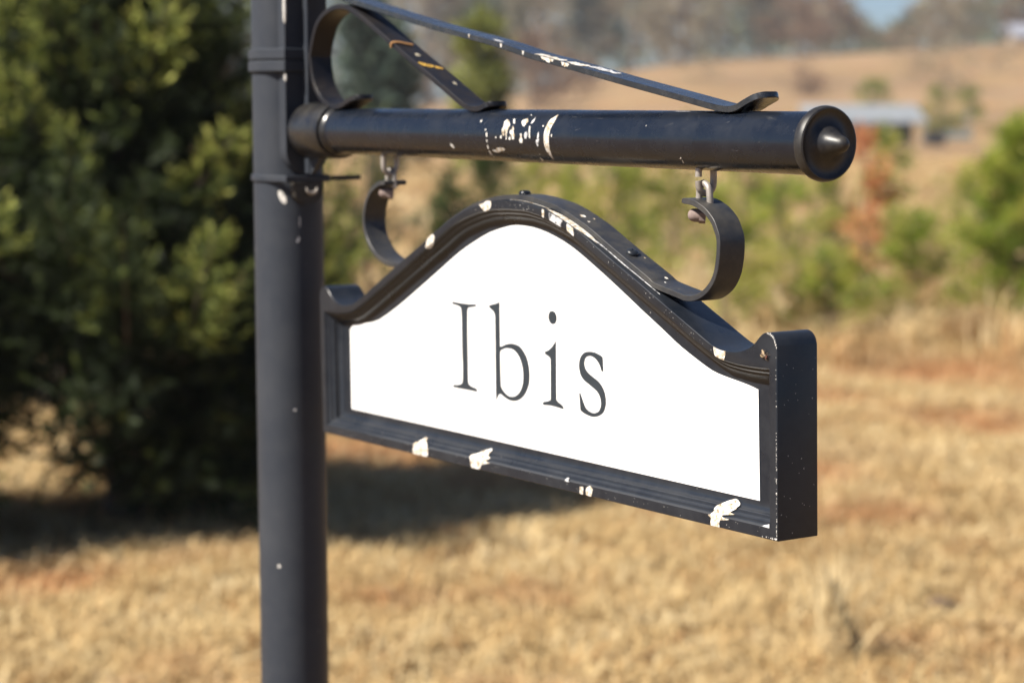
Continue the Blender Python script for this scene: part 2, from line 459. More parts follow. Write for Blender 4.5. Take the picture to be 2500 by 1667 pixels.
def crusted(name, lo, mid_, hi):
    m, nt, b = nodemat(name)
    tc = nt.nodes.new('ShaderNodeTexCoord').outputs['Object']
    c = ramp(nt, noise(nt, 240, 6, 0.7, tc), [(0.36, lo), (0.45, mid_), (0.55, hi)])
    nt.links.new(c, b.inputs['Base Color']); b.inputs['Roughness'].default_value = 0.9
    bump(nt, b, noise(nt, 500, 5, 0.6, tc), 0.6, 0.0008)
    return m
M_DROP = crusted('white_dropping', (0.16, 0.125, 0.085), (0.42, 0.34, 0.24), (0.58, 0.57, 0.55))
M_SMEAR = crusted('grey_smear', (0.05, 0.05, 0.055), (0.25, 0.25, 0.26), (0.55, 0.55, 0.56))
M_GRIME = plain('cream_grime', (0.30, 0.27, 0.21), 0.9, 0, 0.6, 300)
M_CHIP = plain('pale_bare_metal', (0.62, 0.60, 0.56), 0.7, 0, 0.35, 400)
M_ZINC = plain('dusty_zinc_wire', (0.30, 0.27, 0.24), 0.5, 0.35, 0.3, 150)
M_NUT = plain('dusty_pink_nut', (0.20, 0.15, 0.135), 0.8, 0, 0.2, 150)
M_BARK = plain('brown_bark', (0.11, 0.08, 0.06), 0.9, 0, 0.4, 12)

# ------------------------------------------------------------------ ground
def smooth01(a, b, x):
    t = np.clip((x - a) / (b - a), 0, 1)
    return t * t * (3 - 2 * t)

def height(x, y):
    x = np.asarray(x, dtype=float); y = np.asarray(y, dtype=float)
    dist = np.maximum(y, 1.0)
    ang = x / dist
    z = -0.3 * smooth01(18, 95, y)
    crest = 1.2 + 5.6 * smooth01(-0.06, 0.12, ang) + 1.6 * smooth01(0.12, 0.28, ang)
    z = z + crest * smooth01(100, 225, y)
    z = z + 0.15 * smooth01(30, 80, y) * np.sin(x * 0.11 + 1.0) * np.sin(y * 0.09)
    z = z + 0.03 * np.sin(x * 1.7 + y * 0.6) * smooth01(3, 7, y)
    return z

def zt(x, y): return float(height(x, y))

xs = np.concatenate([-np.geomspace(700, 3, 46), np.linspace(-2.8, 2.8, 29), np.geomspace(3, 700, 46)])
ys = np.concatenate([np.linspace(-120, 3, 14), np.linspace(3.3, 20, 50), np.geomspace(20.5, 900, 90)])
gx, gy = np.meshgrid(xs, ys)
gv = np.stack([gx.ravel(), gy.ravel(), height(gx, gy).ravel()], 1)
nx, ny = len(xs), len(ys)
ii, jj = np.meshgrid(np.arange(nx - 1), np.arange(ny - 1))
b0 = (jj * nx + ii).ravel()
gq = np.stack([b0, b0 + 1, b0 + nx + 1, b0 + nx], 1)

STRAW = [(0.0, (0.27, 0.13, 0.045)), (0.25, (0.46, 0.31, 0.14)), (0.6, (0.58, 0.44, 0.225)), (1.0, (0.66, 0.55, 0.34))]
PATCH = [(0.75, 0.53, 0.65, 0.6, (0.40, 0.18, 0.08)), (0.16, 0.55, 0.68, 0.4, (0.38, 0.28, 0.20))]
m, nt, b = nodemat('dry_ground')
pos = nt.nodes.new('ShaderNodeNewGeometry').outputs['Position']
c = ramp(nt, noise(nt, 3.0, 8, 0.7, pos), [(0.3, (0.17, 0.095, 0.045)), (0.5, (0.25, 0.17, 0.085)), (0.72, (0.33, 0.245, 0.13))])
f = ramp(nt, noise(nt, 0.55, 4, 0.6, pos), [(0.52, (0, 0, 0)), (0.66, (0.65,) * 3)])
c = mix(nt, f, c, (0.29, 0.12, 0.06))
f = ramp(nt, noise(nt, 0.06, 5, 0.6, pos), [(0.45, (0, 0, 0)), (0.62, (0.6,) * 3)])
c = mix(nt, f, c, (0.27, 0.185, 0.12))
f = ramp(nt, noise(nt, 0.035, 6, 0.7, pos), [(0.46, (0, 0, 0)), (0.60, (0.6,) * 3)])
c = mix(nt, f, c, (0.15, 0.105, 0.07))
c = red_soil(nt, pos, c, 0.9)
nt.links.new(c, b.inputs['Base Color']); b.inputs['Roughness'].default_value = 0.95
b.inputs['Specular IOR Level'].default_value = 0.1
bump(nt, b, noise(nt, 9.0, 8, 0.7, pos), 0.7, 0.06)
ground = np_mesh('ground', gv, gq, m, smooth=True)
tag(ground, kind='structure')

rng = np.random.default_rng(7)
M_GRASS = tinted('dry_grass', STRAW, 0.75, 0.25, PATCH)

def grass(name, tufts, per, y0, y1, hmin, hmax, wid, spread, margin=0.6):
    """tufts of leaning blades, spread evenly over the visible wedge of ground"""
    ty = np.sqrt(rng.uniform(y0 ** 2, y1 ** 2, tufts))
    tx = rng.uniform(-1, 1, tufts) * (ty * 0.275 + margin)
    th = rng.uniform(hmin, hmax, tufts); tt = np.clip(rng.normal(0.52, 0.22, tufts), 0, 1)
    taz = rng.uniform(0, 2 * np.pi, tufts); tl = rng.uniform(0.4, 1.6, tufts)
    keep = np.ones(tufts, dtype=bool)                     # thin out over the bare spots
    for sx, sy_, sr in SOIL:
        keep &= (np.hypot(tx - sx, ty - sy_) > sr * rng.uniform(0.5, 1.1, tufts)) | (rng.uniform(0, 1, tufts) < 0.3)
    tx, ty, th, tt, taz, tl = tx[keep], ty[keep], th[keep], tt[keep], taz[keep], tl[keep]
    i = np.repeat(np.arange(len(tx)), per)
    n = len(i)
    x = tx[i] + rng.normal(0, spread, n) * (0.5 + ty[i] / 16)
    y = ty[i] + rng.normal(0, spread, n) * (0.5 + ty[i] / 16)
    h = th[i] * rng.uniform(0.6, 1.2, n)
    az = taz[i] + rng.normal(0, 0.9, n)
    lean = tl[i] + rng.uniform(-0.2, 0.8, n)
    base = np.stack([x, y, height(x, y) - 0.01], 1)
    d = np.stack([np.cos(az), np.sin(az), np.zeros(n)], 1)
    side = np.stack([-np.sin(az), np.cos(az), np.zeros(n)], 1) * (wid * rng.uniform(0.6, 1.4, n))[:, None]
    up = np.array([0, 0, 1.0])
    midp = base + up * (h * 0.6)[:, None] + d * (h * 0.25 * lean)[:, None]
    tip = base + up * (h * np.clip(1.1 - 0.42 * lean, 0.12, 1.0))[:, None] + d * (h * 0.95 * lean)[:, None]
    V = np.stack([base - side, base + side, midp + side * 0.8, midp - side * 0.8, tip + side * 0.15, tip - side * 0.15], 1).reshape(-1, 3)
    k = np.arange(n) * 6
    Q = np.concatenate([np.stack([k, k + 1, k + 2, k + 3], 1), np.stack([k + 3, k + 2, k + 4, k + 5], 1)])
    t = np.clip(tt[i] + rng.normal(0, 0.10, n), 0, 1)
    o = np_mesh(name, V, Q, M_GRASS, tint=np.concatenate([t, t]))
    tag(o, kind='stuff')
    return o

tag(grass('dry_grass', 19000, 14, 3.6, 13.5, 0.03, 0.115, 0.0036, 0.055), 'short golden dry grass over the ground behind the sign', 'grass')
tag(grass('long_grass', 7000, 9, 13.0, 60, 0.10, 0.30, 0.011, 0.06), 'pale dry grass running back to the far slope', 'grass')

tag(grass('tall_grass', 1100, 15, 11.8, 19, 0.18, 0.50, 0.0055, 0.05), 'taller pale dry grass around the feet of the young pines', 'grass')

# ------------------------------------------------------------------ sign post with its boom
P0 = Vector((-0.24613, 2.19717, 1.5692))
BD = Vector((0.544319, -0.838879, 0.0))
BN = Vector((-0.838879, -0.544319, 0.0))          # side of the boom that faces the viewer
def B3(s, z, n):                                   # millimetres along, above and in front of the boom's axis
    return BD * (s / 1000) + BN * (n / 1000) + Vector((0, 0, P0.z + z / 1000))
post_base = Vector((P0.x, P0.y, zt(P0.x, P0.y)))
post_t = thing('sign_post', 'tall black metal post with a horizontal boom ending in a pointed round cap', 'sign post', post_base)
zb = -post_base.z
def BB(s, z, n): return B3(s, z, n) + Vector((0, 0, zb))
MZ = Matrix.Identity(4)
v, f = lathe_data([(0.0381, -0.05), (0.0381, 1.0), (0.0381, 2.05), (0.043, 2.052), (0.043, 2.066), (0.030, 2.085), (0.012, 2.10), (0.004, 2.105)], 64, MZ)
mesh('post', v, f, M_POST, post_t)
v, f = lathe_data([(0.09, 0.0), (0.09, 0.012), (0.055, 0.018), (0.05, 0.06), (0.0385, 0.064)], 48, MZ)
mesh('post_foot', v, f, M_POST, post_t)

Mb = Matrix.Translation(BB(0, 0, 0)) @ BD.to_track_quat('Z', 'Y').to_matrix().to_4x4()
v, f = lathe_data([(0.0235, 0.046)] + [(0.0235, 0.046 + i * 0.0166) for i in range(1, 50)] + [(0.0235, 0.8700)], 72, Mb)
boom = mesh('boom', v, f, M_BOOM, post_t)
v, f = lathe_data([(0.0285, 0.058), (0.0292, 0.0595), (0.0292, 0.1205), (0.0286, 0.1222), (0.0262, 0.1224), (0.0262, 0.1262), (0.0258, 0.1275), (0.0244, 0.1290), (0.0238, 0.1315)], 72, Mb)
mesh('boom_sleeve', v, f, M_SLEEVE, post_t)
prof = [(0.0238, 0.866), (0.0250, 0.8675), (0.0256, 0.8685), (0.0267, 0.8690), (0.0276, 0.8705), (0.0280, 0.8730), (0.0277, 0.8755), (0.0269, 0.8775), (0.0258, 0.8782), (0.0248, 0.8778), (0.0240, 0.8770),
        (0.0215, 0.8762), (0.0182, 0.8763), (0.0152, 0.8773), (0.0124, 0.8796), (0.0100, 0.8829), (0.0081, 0.8867), (0.0065, 0.8905), (0.0053, 0.8934), (0.0037, 0.8955), (0.0018, 0.8965), (0.0003, 0.8967)]
v, f = lathe_data(prof, 72, Mb)
M_CAP = paint('scuffed_cap_paint', (0.007, 0.007, 0.009), (0.06, 0.053, 0.04), 0.45, 0.40, 0.6, 0.5, 60)
mesh('end_cap', v, f, M_CAP, post_t, 30)

# flat bracket plate with a rib, held by ring clamps
def plate_data(s0, s1, n0, n1, z0, z1):
    V = [BB(s, z, n) for z in (z0, z1) for n in (n0, n1) for s in (s0, s1)]
    return V, [(0, 2, 3, 1), (4, 5, 7, 6), (0, 1, 5, 4), (2, 6, 7, 3), (0, 4, 6, 2), (1, 3, 7, 5)]
M_DARK = paint('dirty_bracket_paint', (0.018, 0.017, 0.016), (0.07, 0.06, 0.045), 0.45, 0.5, 0.3, 0.4, 40)
pl = []
for i in range(13):                                  # rounded lower end
    a = math.pi * i / 12
    pl.append((25 * math.cos(a), -22 - 25 * math.sin(a)))
pl = [(25, 190)] + pl + [(-25, 190)]
V = [BB(s, z, n) for s in (30.5, 46) for n, z in pl]
k = len(pl)
F = [tuple(range(k)), tuple(range(k, 2 * k))] + [(i, (i + 1) % k, k + (i + 1) % k, k + i) for i in range(k)]
mesh('bracket_plate', V, F, M_POST, post_t, 30)
v, f = plate_data(46.05, 57, 0, 4, -46, 190)
mesh('rib', v, f, M_POST, post_t)
V = [BB(s, z, n) for n in (-2.5, 2.5) for s, z in ((57.1, -29), (80, -29), (60, -46), (57.1, -47))]
mesh('gusset', V, [(0, 1, 2, 3), (7, 6, 5, 4), (0, 4, 5, 1), (1, 5, 6, 2), (2, 6, 7, 3), (3, 7, 4, 0)], M_POST, post_t)

def ring(z0, z1, grow, name='clamp_ring'):
    pts = []
    for i in range(72):
        a = 2 * math.pi * i / 72
        pts.append(Vector((math.cos(a), math.sin(a))) * (38.2))
    pts += [Vector((46.2, 25)), Vector((46.2, -25))]
    idx = geometry.convex_hull_2d(pts)
    hull = [pts[i] for i in idx]
    if sum(hull[i].cross(hull[(i + 1) % len(hull)]) for i in range(len(hull))) < 0: hull = hull[::-1]
    loops = []
    for g, z in ((0.05, z0), (grow - 0.6, z0), (grow, z0 + 0.8), (grow, z1 - 0.8), (grow - 0.6, z1), (0.05, z1)):
        loops.append([BB(q.x, z, q.y) for q in offset_loop(hull, -g)])
    n = len(hull); V = [p for l in loops for p in l]; F = []
    for a in range(6):
        b2 = (a + 1) % 6
        for i in range(n):
            j = (i + 1) % n
            F.append((a * n + i, a * n + j, b2 * n + j, b2 * n + i))
    return mesh(name, V, F, M_POST, post_t, 35)
ring(75.7, 87.0, 3.2); ring(62.6, 74.2, 3.6); ring(-55.5, -48.5, 2.4)
V, F = plate_data(28, 34, -72, -38, -55, -50)
mesh('clamp_tail', V, F, M_DARK, post_t)
# lug below the lower ring; pale crescent paints the lit rim of its hole
lug = []
for i in range(11):
    a = math.pi * i / 10
    lug.append((17 * math.cos(a), -66 - 13 * math.sin(a)))
lug = [(17, -56)] + lug + [(-17, -56)]
k = len(lug)
V = [BB(s, z, n) for s in (39, 49) for n, z in lug]
F = [tuple(range(k)), tuple(range(k, 2 * k))] + [(i, (i + 1) % k, k + (i + 1) % k, k + i) for i in range(k)]
mesh('clamp_lug', V, F, M_DARK, post_t)
c0 = BB(52, -62, -2)
pathl = [c0 + BN * (0.0062 * math.cos(a)) + Vector((0, 0, 0.0056 * math.sin(a))) for a in [math.pi * (0.95 + 1.1 * i / 16) for i in range(17)]]
v, f = tube_data(pathl, [0.0006 + 0.0016 * math.sin(math.pi * i / 16) for i in range(17)], 10)
mesh('lug_lit_rim', v, f, M_ZINC, post_t)

# brace bar and scroll bar above the boom
def bar(name, pts, mat, ends, thick=5.0, half=12.5, step=2.0):
    path = densify(cr(pts, closed=False, sub=8, corner=200), step)
    v, f = ribbon_data(path, thick, half, 0.0, ends, lambda a, b_, w: BB(a, b_, w))
    return mesh(name, v, f, mat, post_t, 35)
brace = bar('brace', [(46, 155.5), (110, 143.2)] + BRACE[:-1] + [(813, 36.2)], M_BRACE, (0, 11))
scroll_bar = bar('scroll', [(179, 35.6)] + SCROLL[1:-1] + [(432, 28.8)], M_SCROLL, (11, 11))

# worn patches on the brace, lichen on the strut
def bar_z(path, s):
    for a, c in zip(path, path[1:]):
        if a[0] <= s <= c[0]: return a[1] + (c[1] - a[1]) * (s - a[0]) / max(1e-6, c[0] - a[0])
    return path[-1][1]
def bar_patch(path, pts, mat, name, lift=2.75):
    V2, T = fill2d(cr(pts, True, 3, 60), 1.6)
    V = []
    for p in V2:
        sl = (bar_z(path, p.x + 1) - bar_z(path, p.x - 1)) / 2
        n = Vector((-sl, 1)).normalized()
        V.append(BB(p.x + n.x * lift, bar_z(path, p.x) + n.y * lift, p.y))
    mesh(name, V, T, mat, post_t, 60)
def bar_edge(path, s0, s1, mat, rr):
    V, F = [], []
    k = 12
    for i in range(k + 1):
        s = s0 + (s1 - s0) * i / k; z = bar_z(path, s)
        w = math.sin(math.pi * i / k) ** 0.5
        for q in (2.5, 2.5 - 4.6 * w * rr.uniform(0.5, 1.0)): V.append(BB(s, z + q, 12.75))
    for i in range(k): F.append((2 * i, 2 * i + 1, 2 * i + 3, 2 * i + 2))
    mesh('paint_scuff', V, F, mat, post_t, 0)
rb = random.Random(9)
for s0, s1, n0, n1, mt in ((505, 545, 1, 12.3, M_DROP), (552, 574, -4, 12.3, M_DROP), (576, 612, -8, 4, M_SMEAR), (432, 446, 4, 10, M_SMEAR)):
    k = 9; pts = []
    for i in range(k): pts.append((s0 + (s1 - s0) * i / (k - 1), n0 + rb.uniform(0, 0.35) * (n1 - n0)))
    for i in range(k)[::-1]: pts.append((s0 + (s1 - s0) * i / (k - 1), n1 - rb.uniform(0, 0.3) * (n1 - n0)))
    bar_patch(BRACE, pts, mt, 'paint_scuff')
for s0, s1 in ((518, 538), (549, 562), (452, 455), (398, 400), (488, 491)): bar_edge(BRACE, s0, s1, M_DROP, rb)
STRUT = [p for p in SCROLL if p[0] > 195]
for s, n, r in ((306, 6, 4), (309, 1, 3.5), (312, -4, 3), (303, 9, 3), (314, -8, 2.4), (308, 4, 3)):
    pts = [(s + r * math.cos(t) * rb.uniform(0.5, 1.2), n + r * math.sin(t) * rb.uniform(0.5, 1.2)) for t in np.linspace(0, 2 * math.pi, 10, endpoint=False)]
    bar_patch(STRUT, pts, M_LICHEN, 'lichen', 2.9)
for s, n, r in ((284, 1, 3.2), (347, -3, 2.2)):
    pts = [(s + 1.6 * r * math.cos(t) * rb.uniform(0.5, 1.2), n + r * math.sin(t) * rb.uniform(0.5, 1.2)) for t in np.linspace(0, 2 * math.pi, 9, endpoint=False)]
    bar_patch(STRUT, pts, M_GRIME, 'lichen', 2.8)
v, f = tube_data(catmull3([BB(255, bar_z(STRUT, 255) - 3, 13.6), BB(256, bar_z(STRUT, 256) + 2, 13.4), BB(259, bar_z(STRUT, 259) + 4.2, 8), BB(262, bar_z(STRUT, 262) + 4.0, 0), BB(264, bar_z(STRUT, 264) + 3.8, -6)], 5), 0.0011, 8)
mesh('dry_tendril', v, f, plain('orange_dry_tendril', (0.34, 0.18, 0.07), 0.9, 0, 0.2, 80), post_t)

# eyelets below the boom; the outer one is cracked open
def eyelet(s, cracked):
    pts = [(0, -20, 7.4), (0, -34, 7.4), (0, -39.2, 5.2), (0, -41.6, 0), (0, -39.2, -5.2), (0, -34, -7.4), (0, -20, -7.4)]
    path = [BB(s + a, z, n) for a, z, n in pts]
    P = catmull3(path, 6)
    if cracked:
        cut = next(i for i, p in enumerate(P) if p.z < P0.z + zb - 0.0292)
        a = P[:cut] + [P[cut - 1] + (P[cut] - P[cut - 1]) * 0.3]
        b_ = P[cut:]
        b_[0] = b_[0] + Vector((0, 0, -0.0016))
        v, f = join(tube_data(a, 0.0027, 14), tube_data(b_, 0.0027, 14))
    else:
        v, f = tube_data(P, 0.0027, 14)
    return mesh('eyelet', v, f, M_ZINC, post_t)
eyelet(734.5, True); eyelet(227, False)

# pale scuffs and droppings on the boom, following its round surface
for key, pts in SCUFFS.items():
    poly = cr(pts, True, 3, 60)
    poly = [Vector((p.x, p.y * 0.41)) for p in poly]       # degrees to millimetres round the boom
    V2, T = fill2d(poly, 2.2)
    V = []
    for p in V2:
        a = RAD(p.y / 0.41); r = 23.75
        V.append(BB(p.x, r * math.sin(a), r * math.cos(a)))
    mesh('paint_scuff', V, T, M_DROP if key in ('crescent', 'A', 'B', 'C', 'D', 'H') else (M_SMEAR if key in ('E', 'F2', 'G', 'G2') else M_CHIP), post_t, 60)
for s0, s1, a0, a1 in ((728, 775, 72, 79), (775, 806, 76, 82), (700, 722, 74, 77)):
    V, F = [], []
    for i in range(13):
        s = s0 + (s1 - s0) * i / 12; w = math.sin(math.pi * i / 12)
        for a in (a0 + (a1 - a0) * 0.5 * (1 - w), a0 + (a1 - a0) * 0.5 * (1 + w)):
            V.append(BB(s, 23.7 * math.sin(RAD(a)), 23.7 * math.cos(RAD(a))))
    for i in range(12): F.append((2 * i, 2 * i + 1, 2 * i + 3, 2 * i + 2))
    mesh('paint_scuff', V, F, M_SMEAR, post_t, 0)
V, F = [], []                                         # hairline scratches on the boom
for i in range(80):
    s = rb.uniform(330, 865); a = rb.uniform(-50, 62); ln = rb.uniform(0.6, 3.2) if i % 4 else rb.uniform(3, 9); da = rb.gauss(0, 5)
    wd = rb.uniform(0.06, 0.22); b_ = len(V)
    for ss, aa in ((s, a - wd), (s, a + wd), (s + ln, a + da + wd), (s + ln, a + da - wd)):
        V.append(BB(ss, 23.68 * math.sin(RAD(aa)), 23.68 * math.cos(RAD(aa))))
    F.append((b_, b_ + 1, b_ + 2, b_ + 3))
tag(mesh('scratches', V, F, plain('grey_scratch', (0.10, 0.10, 0.105), 0.7, 0, 0.5, 200), post_t, 0), kind='stuff')
# chipped plate edge and flakes on the post
def flake(path, w):
    v, f = tube_data([BB(*p) for p in path], w, 6)
    return mesh('paint_chip', v, f, M_CHIP, post_t)
flake([(46, 150, 25), (46, 128, 25), (46, 117, 25), (46, 113, 25)], [0.0016, 0.002, 0.0018, 0.0004])
flake([(46, 60, 25), (46, 55, 25), (46, 52, 25)], [0.0008, 0.0019, 0.0006])
def post_flake(az, z, l, w, rot=0.0, mat=None):
    V, T = [], []
    V2, T = fill2d([Vector((w * math.cos(t), l * math.sin(t))) for t in np.linspace(0, 2 * math.pi, 14, endpoint=False)], 3)
    out = []
    for p in V2:
        q = Vector((p.x * math.cos(rot) - p.y * math.sin(rot), p.x * math.sin(rot) + p.y * math.cos(rot)))
        a = RAD(az) + q.x / 38.1
        out.append(Vector((0.0384 * math.sin(a), -0.0384 * math.cos(a), P0.z + zb + (z + q.y) / 1000)))
    mesh('paint_chip', out, T, mat or M_CHIP, post_t, 60)
post_flake(-4, -72, 8, 3.4, 0.45); post_flake(24, -99, 6, 0.8, 0, M_SMEAR); post_flake(21, -118, 3.2, 1.6, -0.3, M_SMEAR)
post_flake(-18, -480, 1.9, 1.9); post_flake(12, -305, 1.6, 1.6, 0, M_SMEAR)

# ------------------------------------------------------------------ hanging sign
O = Vector((-0.0013848, 1.7831582, 1.2610048))
E1 = Vector((0.532262, -0.846024, 0.0306693)); E2 = Vector((-0.0166649, 0.0257496, 0.9995295)); E3 = Vector((-0.8464156, -0.5325227, -0.0003934))
ROT = Matrix((E1, E2, E3)).transposed()
sign = thing('hanging_sign', 'arched black framed white name board hanging under the boom', 'sign', O, ROT)
def S3(u, v, d): return Vector((u / 1000, v / 1000, -d / 1000))     # d = millimetres behind the front face
TH = 40.3
half_outer = [(0, 251.2), (17, 250.5), (34, 248.7), (51, 245.9), (68, 242.6), (92, 235), (119.5, 224.4), (141.5, 213.9), (173, 199.5), (197.5, 188.6), (218.5, 178.8),
              (240, 168.8), (260, 159.6), (274, 153.2), (287, 147.2), (298, 142.5), (308, 139.8), (318, 138.9), (330, 139.4), (341, 142.2), (349.5, 146.6), (356, 152.2), (361, 155.6),
              (366.5, 156.6), (371, 155.2), (374.6, 151.6), (376.6, 146.5)]
ho = cr(half_outer, False, 3, 200)
outer = [Vector((-376.6, 0)), Vector((376.6, 0))] + [p for p in ho[::-1]] + [Vector((-p.x, p.y)) for p in ho[1:]]
half_in = [(0, 243.7), (26, 242.9), (43, 240.7), (60, 237.5), (92.5, 228.4), (126, 213.2), (154.4, 200.4), (191.5, 183.2), (220.2, 170.2), (247, 158.0), (260, 152.0),
           (274, 145.8), (294, 137.4), (304, 134.0), (314, 131.8), (333, 130.0), (355, 129.6), (368, 130)]
hi = cr(half_in, False, 3, 200)
inner = [Vector((-368, 8.6)), Vector((368, 8.6))] + [p for p in hi[::-1]] + [Vector((-p.x, p.y)) for p in hi[1:]]

def frame_mesh():
    V, F = [], []
    def addloop(L, d):
        b_ = len(V); V.extend(S3(p.x, p.y, d) for p in L); return b_
    def bridge(a, b_, n):
        for i in range(n):
            j = (i + 1) % n
            F.append((a + i, a + j, b_ + j, b_ + i))
    no, ni = len(outer), len(inner)
    outl = [(0.5, 0.0), (0.0, 0.5), (0.0, TH - 1.8), (0.55, TH - 0.55), (1.8, TH)]
    ob = [addloop(offset_loop(outer, k), d) for k, d in outl]
    for a, b_ in zip(ob, ob[1:]): bridge(a, b_, no)
    steps = [(-0.3, 0.0), (0.15, 0.15), (1.5, 2.9), (2.0, 3.3), (3.4, 3.4), (3.8, 3.7), (5.1, 6.4), (5.6, 6.8), (7.0, 6.9), (7.5, 7.3)]
    for i in range(7):
        a = math.pi / 2 * i / 6
        steps.append((7.8 + 7.7 * (1 - math.cos(a)), 7.8 + 6.2 * math.sin(a)))
    steps.append((17.5, 14.0))
    for side in (0, 1):
        ib = [addloop(offset_loop(inner, k), d if side == 0 else TH - d) for k, d in steps]
        for a, b_ in zip(ib, ib[1:]): bridge(a, b_, ni)
        oo = ob[0] if side == 0 else ob[-1]
        lo = [V[oo + i] for i in range(no)]; li = [V[ib[0] + i] for i in range(ni)]
        T = geometry.tessellate_polygon([[Vector((p.x, p.y, 0)) for p in lo], [Vector((p.x, p.y, 0)) for p in li]])
        for t in T:
            F.append(tuple(oo + i if i < no else ib[0] + i - no for i in t))
    return V, F
fv, ff = frame_mesh()
frame = mesh('frame', fv, ff, M_FRAME, sign, 38)
BVH = BVHTree.FromPolygons([tuple(v) for v in frame.data.vertices and [w.co[:] for w in frame.data.vertices]], [tuple(p.vertices) for p in frame.data.polygons])

# backing board and the white vinyl with its lettering on both faces
bl = offset_loop(inner, 16.5)
def sheet(name, loop, d0, d1, mat, parent, sm=30):
    n = len(loop)
    V = [S3(p.x, p.y, d0) for p in loop] + [S3(p.x, p.y, d1) for p in loop]
    T = geometry.tessellate_polygon([[Vector((p.x, p.y, 0)) for p in loop]])
    F = [tuple(t) for t in T] + [tuple(i + n for i in t) for t in T] + [(i, (i + 1) % n, n + (i + 1) % n, n + i) for i in range(n)]
    return mesh(name, V, F, mat, parent, sm)
sheet('backing_board', bl, 14.02, TH - 14.02, M_FRAME, sign)
panel_pts = [(-335, 28.2), (-100, 27.3), (150, 25.6), (339.7, 24.4), (338.5, 110.0), (327, 112.6), (308, 115.4), (295, 117.3), (281, 120.2), (262, 127.2), (241.5, 135.7), (228, 142.3), (213.5, 149.7),
             (186.5, 163.0), (164.5, 174.2), (142, 185.4), (119, 196.4), (99.5, 205.3), (87, 210.6), (71, 216.3), (47, 222.8), (24, 226.8), (4, 228.1), (-6, 228.1),
             (-20, 226.6), (-50, 220.6), (-79, 211.0), (-108, 199.6), (-147.5, 180.6), (-184, 163.2), (-227.5, 142.9), (-269, 126.2), (-295, 121.2), (-327.5, 117.0), (-334, 111.5)]
pl2 = [p for p in cr(panel_pts, True, 2, 18)]
panel = sheet('panel', pl2, 13.35, 13.75, M_PANEL, sign)
back_panel = sheet('panel', [Vector((-p.x, p.y)) for p in pl2][::-1], TH - 13.35, TH - 13.75, M_PANEL, sign)

def flat_print(name, loops, d, mat, parent):
    """thin lettering; the triangulation copes with corners that the thickening made cross"""
    if len(loops) == 1:
        r = geometry.delaunay_2d_cdt(loops[0], [], [list(range(len(loops[0])))], 1, 1e-4)
        flat, T = list(r[0]), r[2]
    else:
        flat = [p for l in loops for p in l]
        T = geometry.tessellate_polygon([[Vector((p.x, p.y, 0)) for p in l] for l in loops])
    n = len(flat)
    V = [S3(p.x, p.y, d) for p in flat] + [S3(p.x, p.y, d + 0.18) for p in flat]
    F = [tuple(t) for t in T] + [tuple(i + n for i in t)[::-1] for t in T]
    return mesh(name, V, F, mat, parent, 0)
def glyph(keys, holes=()):
    def fat(L, k):
        s = sum(L[i].cross(L[(i + 1) % len(L)]) for i in range(len(L)))
        return offset_loop(L, k if s > 0 else -k)
    return [fat(cr(GLYPHS[k], True, 4, 40), -0.6) for k in keys] + [fat(cr(GLYPHS[k], True, 4, 60), 0.6) for k in holes]
flat_print('letter', glyph(['I']), 13.12, M_LETTER, panel)
flat_print('letter', glyph(['b'], ['bh']), 13.12, M_LETTER, panel)
li = flat_print('letter', glyph(['i']), 13.12, M_LETTER, panel)
ld = flat_print('letter', glyph(['dot']), 13.12, M_LETTER, panel)
bm = bmesh.new(); bm.from_mesh(li.data); bm.from_mesh(ld.data); bm.to_mesh(li.data); bm.free()
bpy.data.objects.remove(ld)
flat_print('letter', glyph(['s']), 13.12, M_LETTER, panel)

# flat bar over the crest whose ends curl up into the two hanging scrolls
def top_v(u):
    u = abs(u)
    for a, b_ in zip(ho, ho[1:]):
        if a.x <= u <= b_.x: return a.y + (b_.y - a.y) * (u - a.x) / max(1e-6, b_.x - a.x)
    return ho[-1].y
def rail(u, k):
    s = (top_v(u + 0.5) - top_v(u - 0.5)); n = Vector((-s, 1)).normalized()
    return Vector((u, top_v(u))) + n * k
left_hook = [(-241, 265.4), (-247, 265.5), (-254.5, 264.6), (-262.5, 262.0), (-272.9, 256.5), (-281.5, 247.6), (-287.2, 236.0), (-288.6, 224), (-284.5, 211.4), (-276, 201.0), (-264, 192.8), (-250.5, 187.5), (-236, 184.6), (-225, 184.0)]
crest = [tuple(rail(u, 2.45)) for u in range(-212, 213, 8)]
right_hook = [tuple(p) for p in HOOK_R][::-1]
path = densify(cr(left_hook + crest + right_hook[1:], False, 4, 200), 2.2)
v, f = ribbon_data(path, 4.6, 12.4, 20.15, (0, 0), lambda a, b_, w: S3(a, b_, w))
strap = mesh('scroll_strap', v, f, M_STRAP, sign, 35)

def screw(u, d):
    p = rail(u, 4.75); s = (top_v(u + 0.5) - top_v(u - 0.5)); n = Vector((-s, 1)).normalized()
    nn = Vector((n.x, n.y, 0)); M = Matrix.Translation(S3(p.x, p.y, d)) @ nn.to_track_quat('Z', 'Y').to_matrix().to_4x4()
    v, f = lathe_data([(0.0052, 0.0), (0.0056, 0.0006), (0.0055, 0.0016), (0.0046, 0.0028), (0.0030, 0.0035), (0.0014, 0.0036), (0.0010, 0.0026), (0.0004, 0.0025)], 28, M)
    mesh('screw', v, f, M_FRAME, sign, 40)
screw(0.4, 20); screw(163.9, 20)

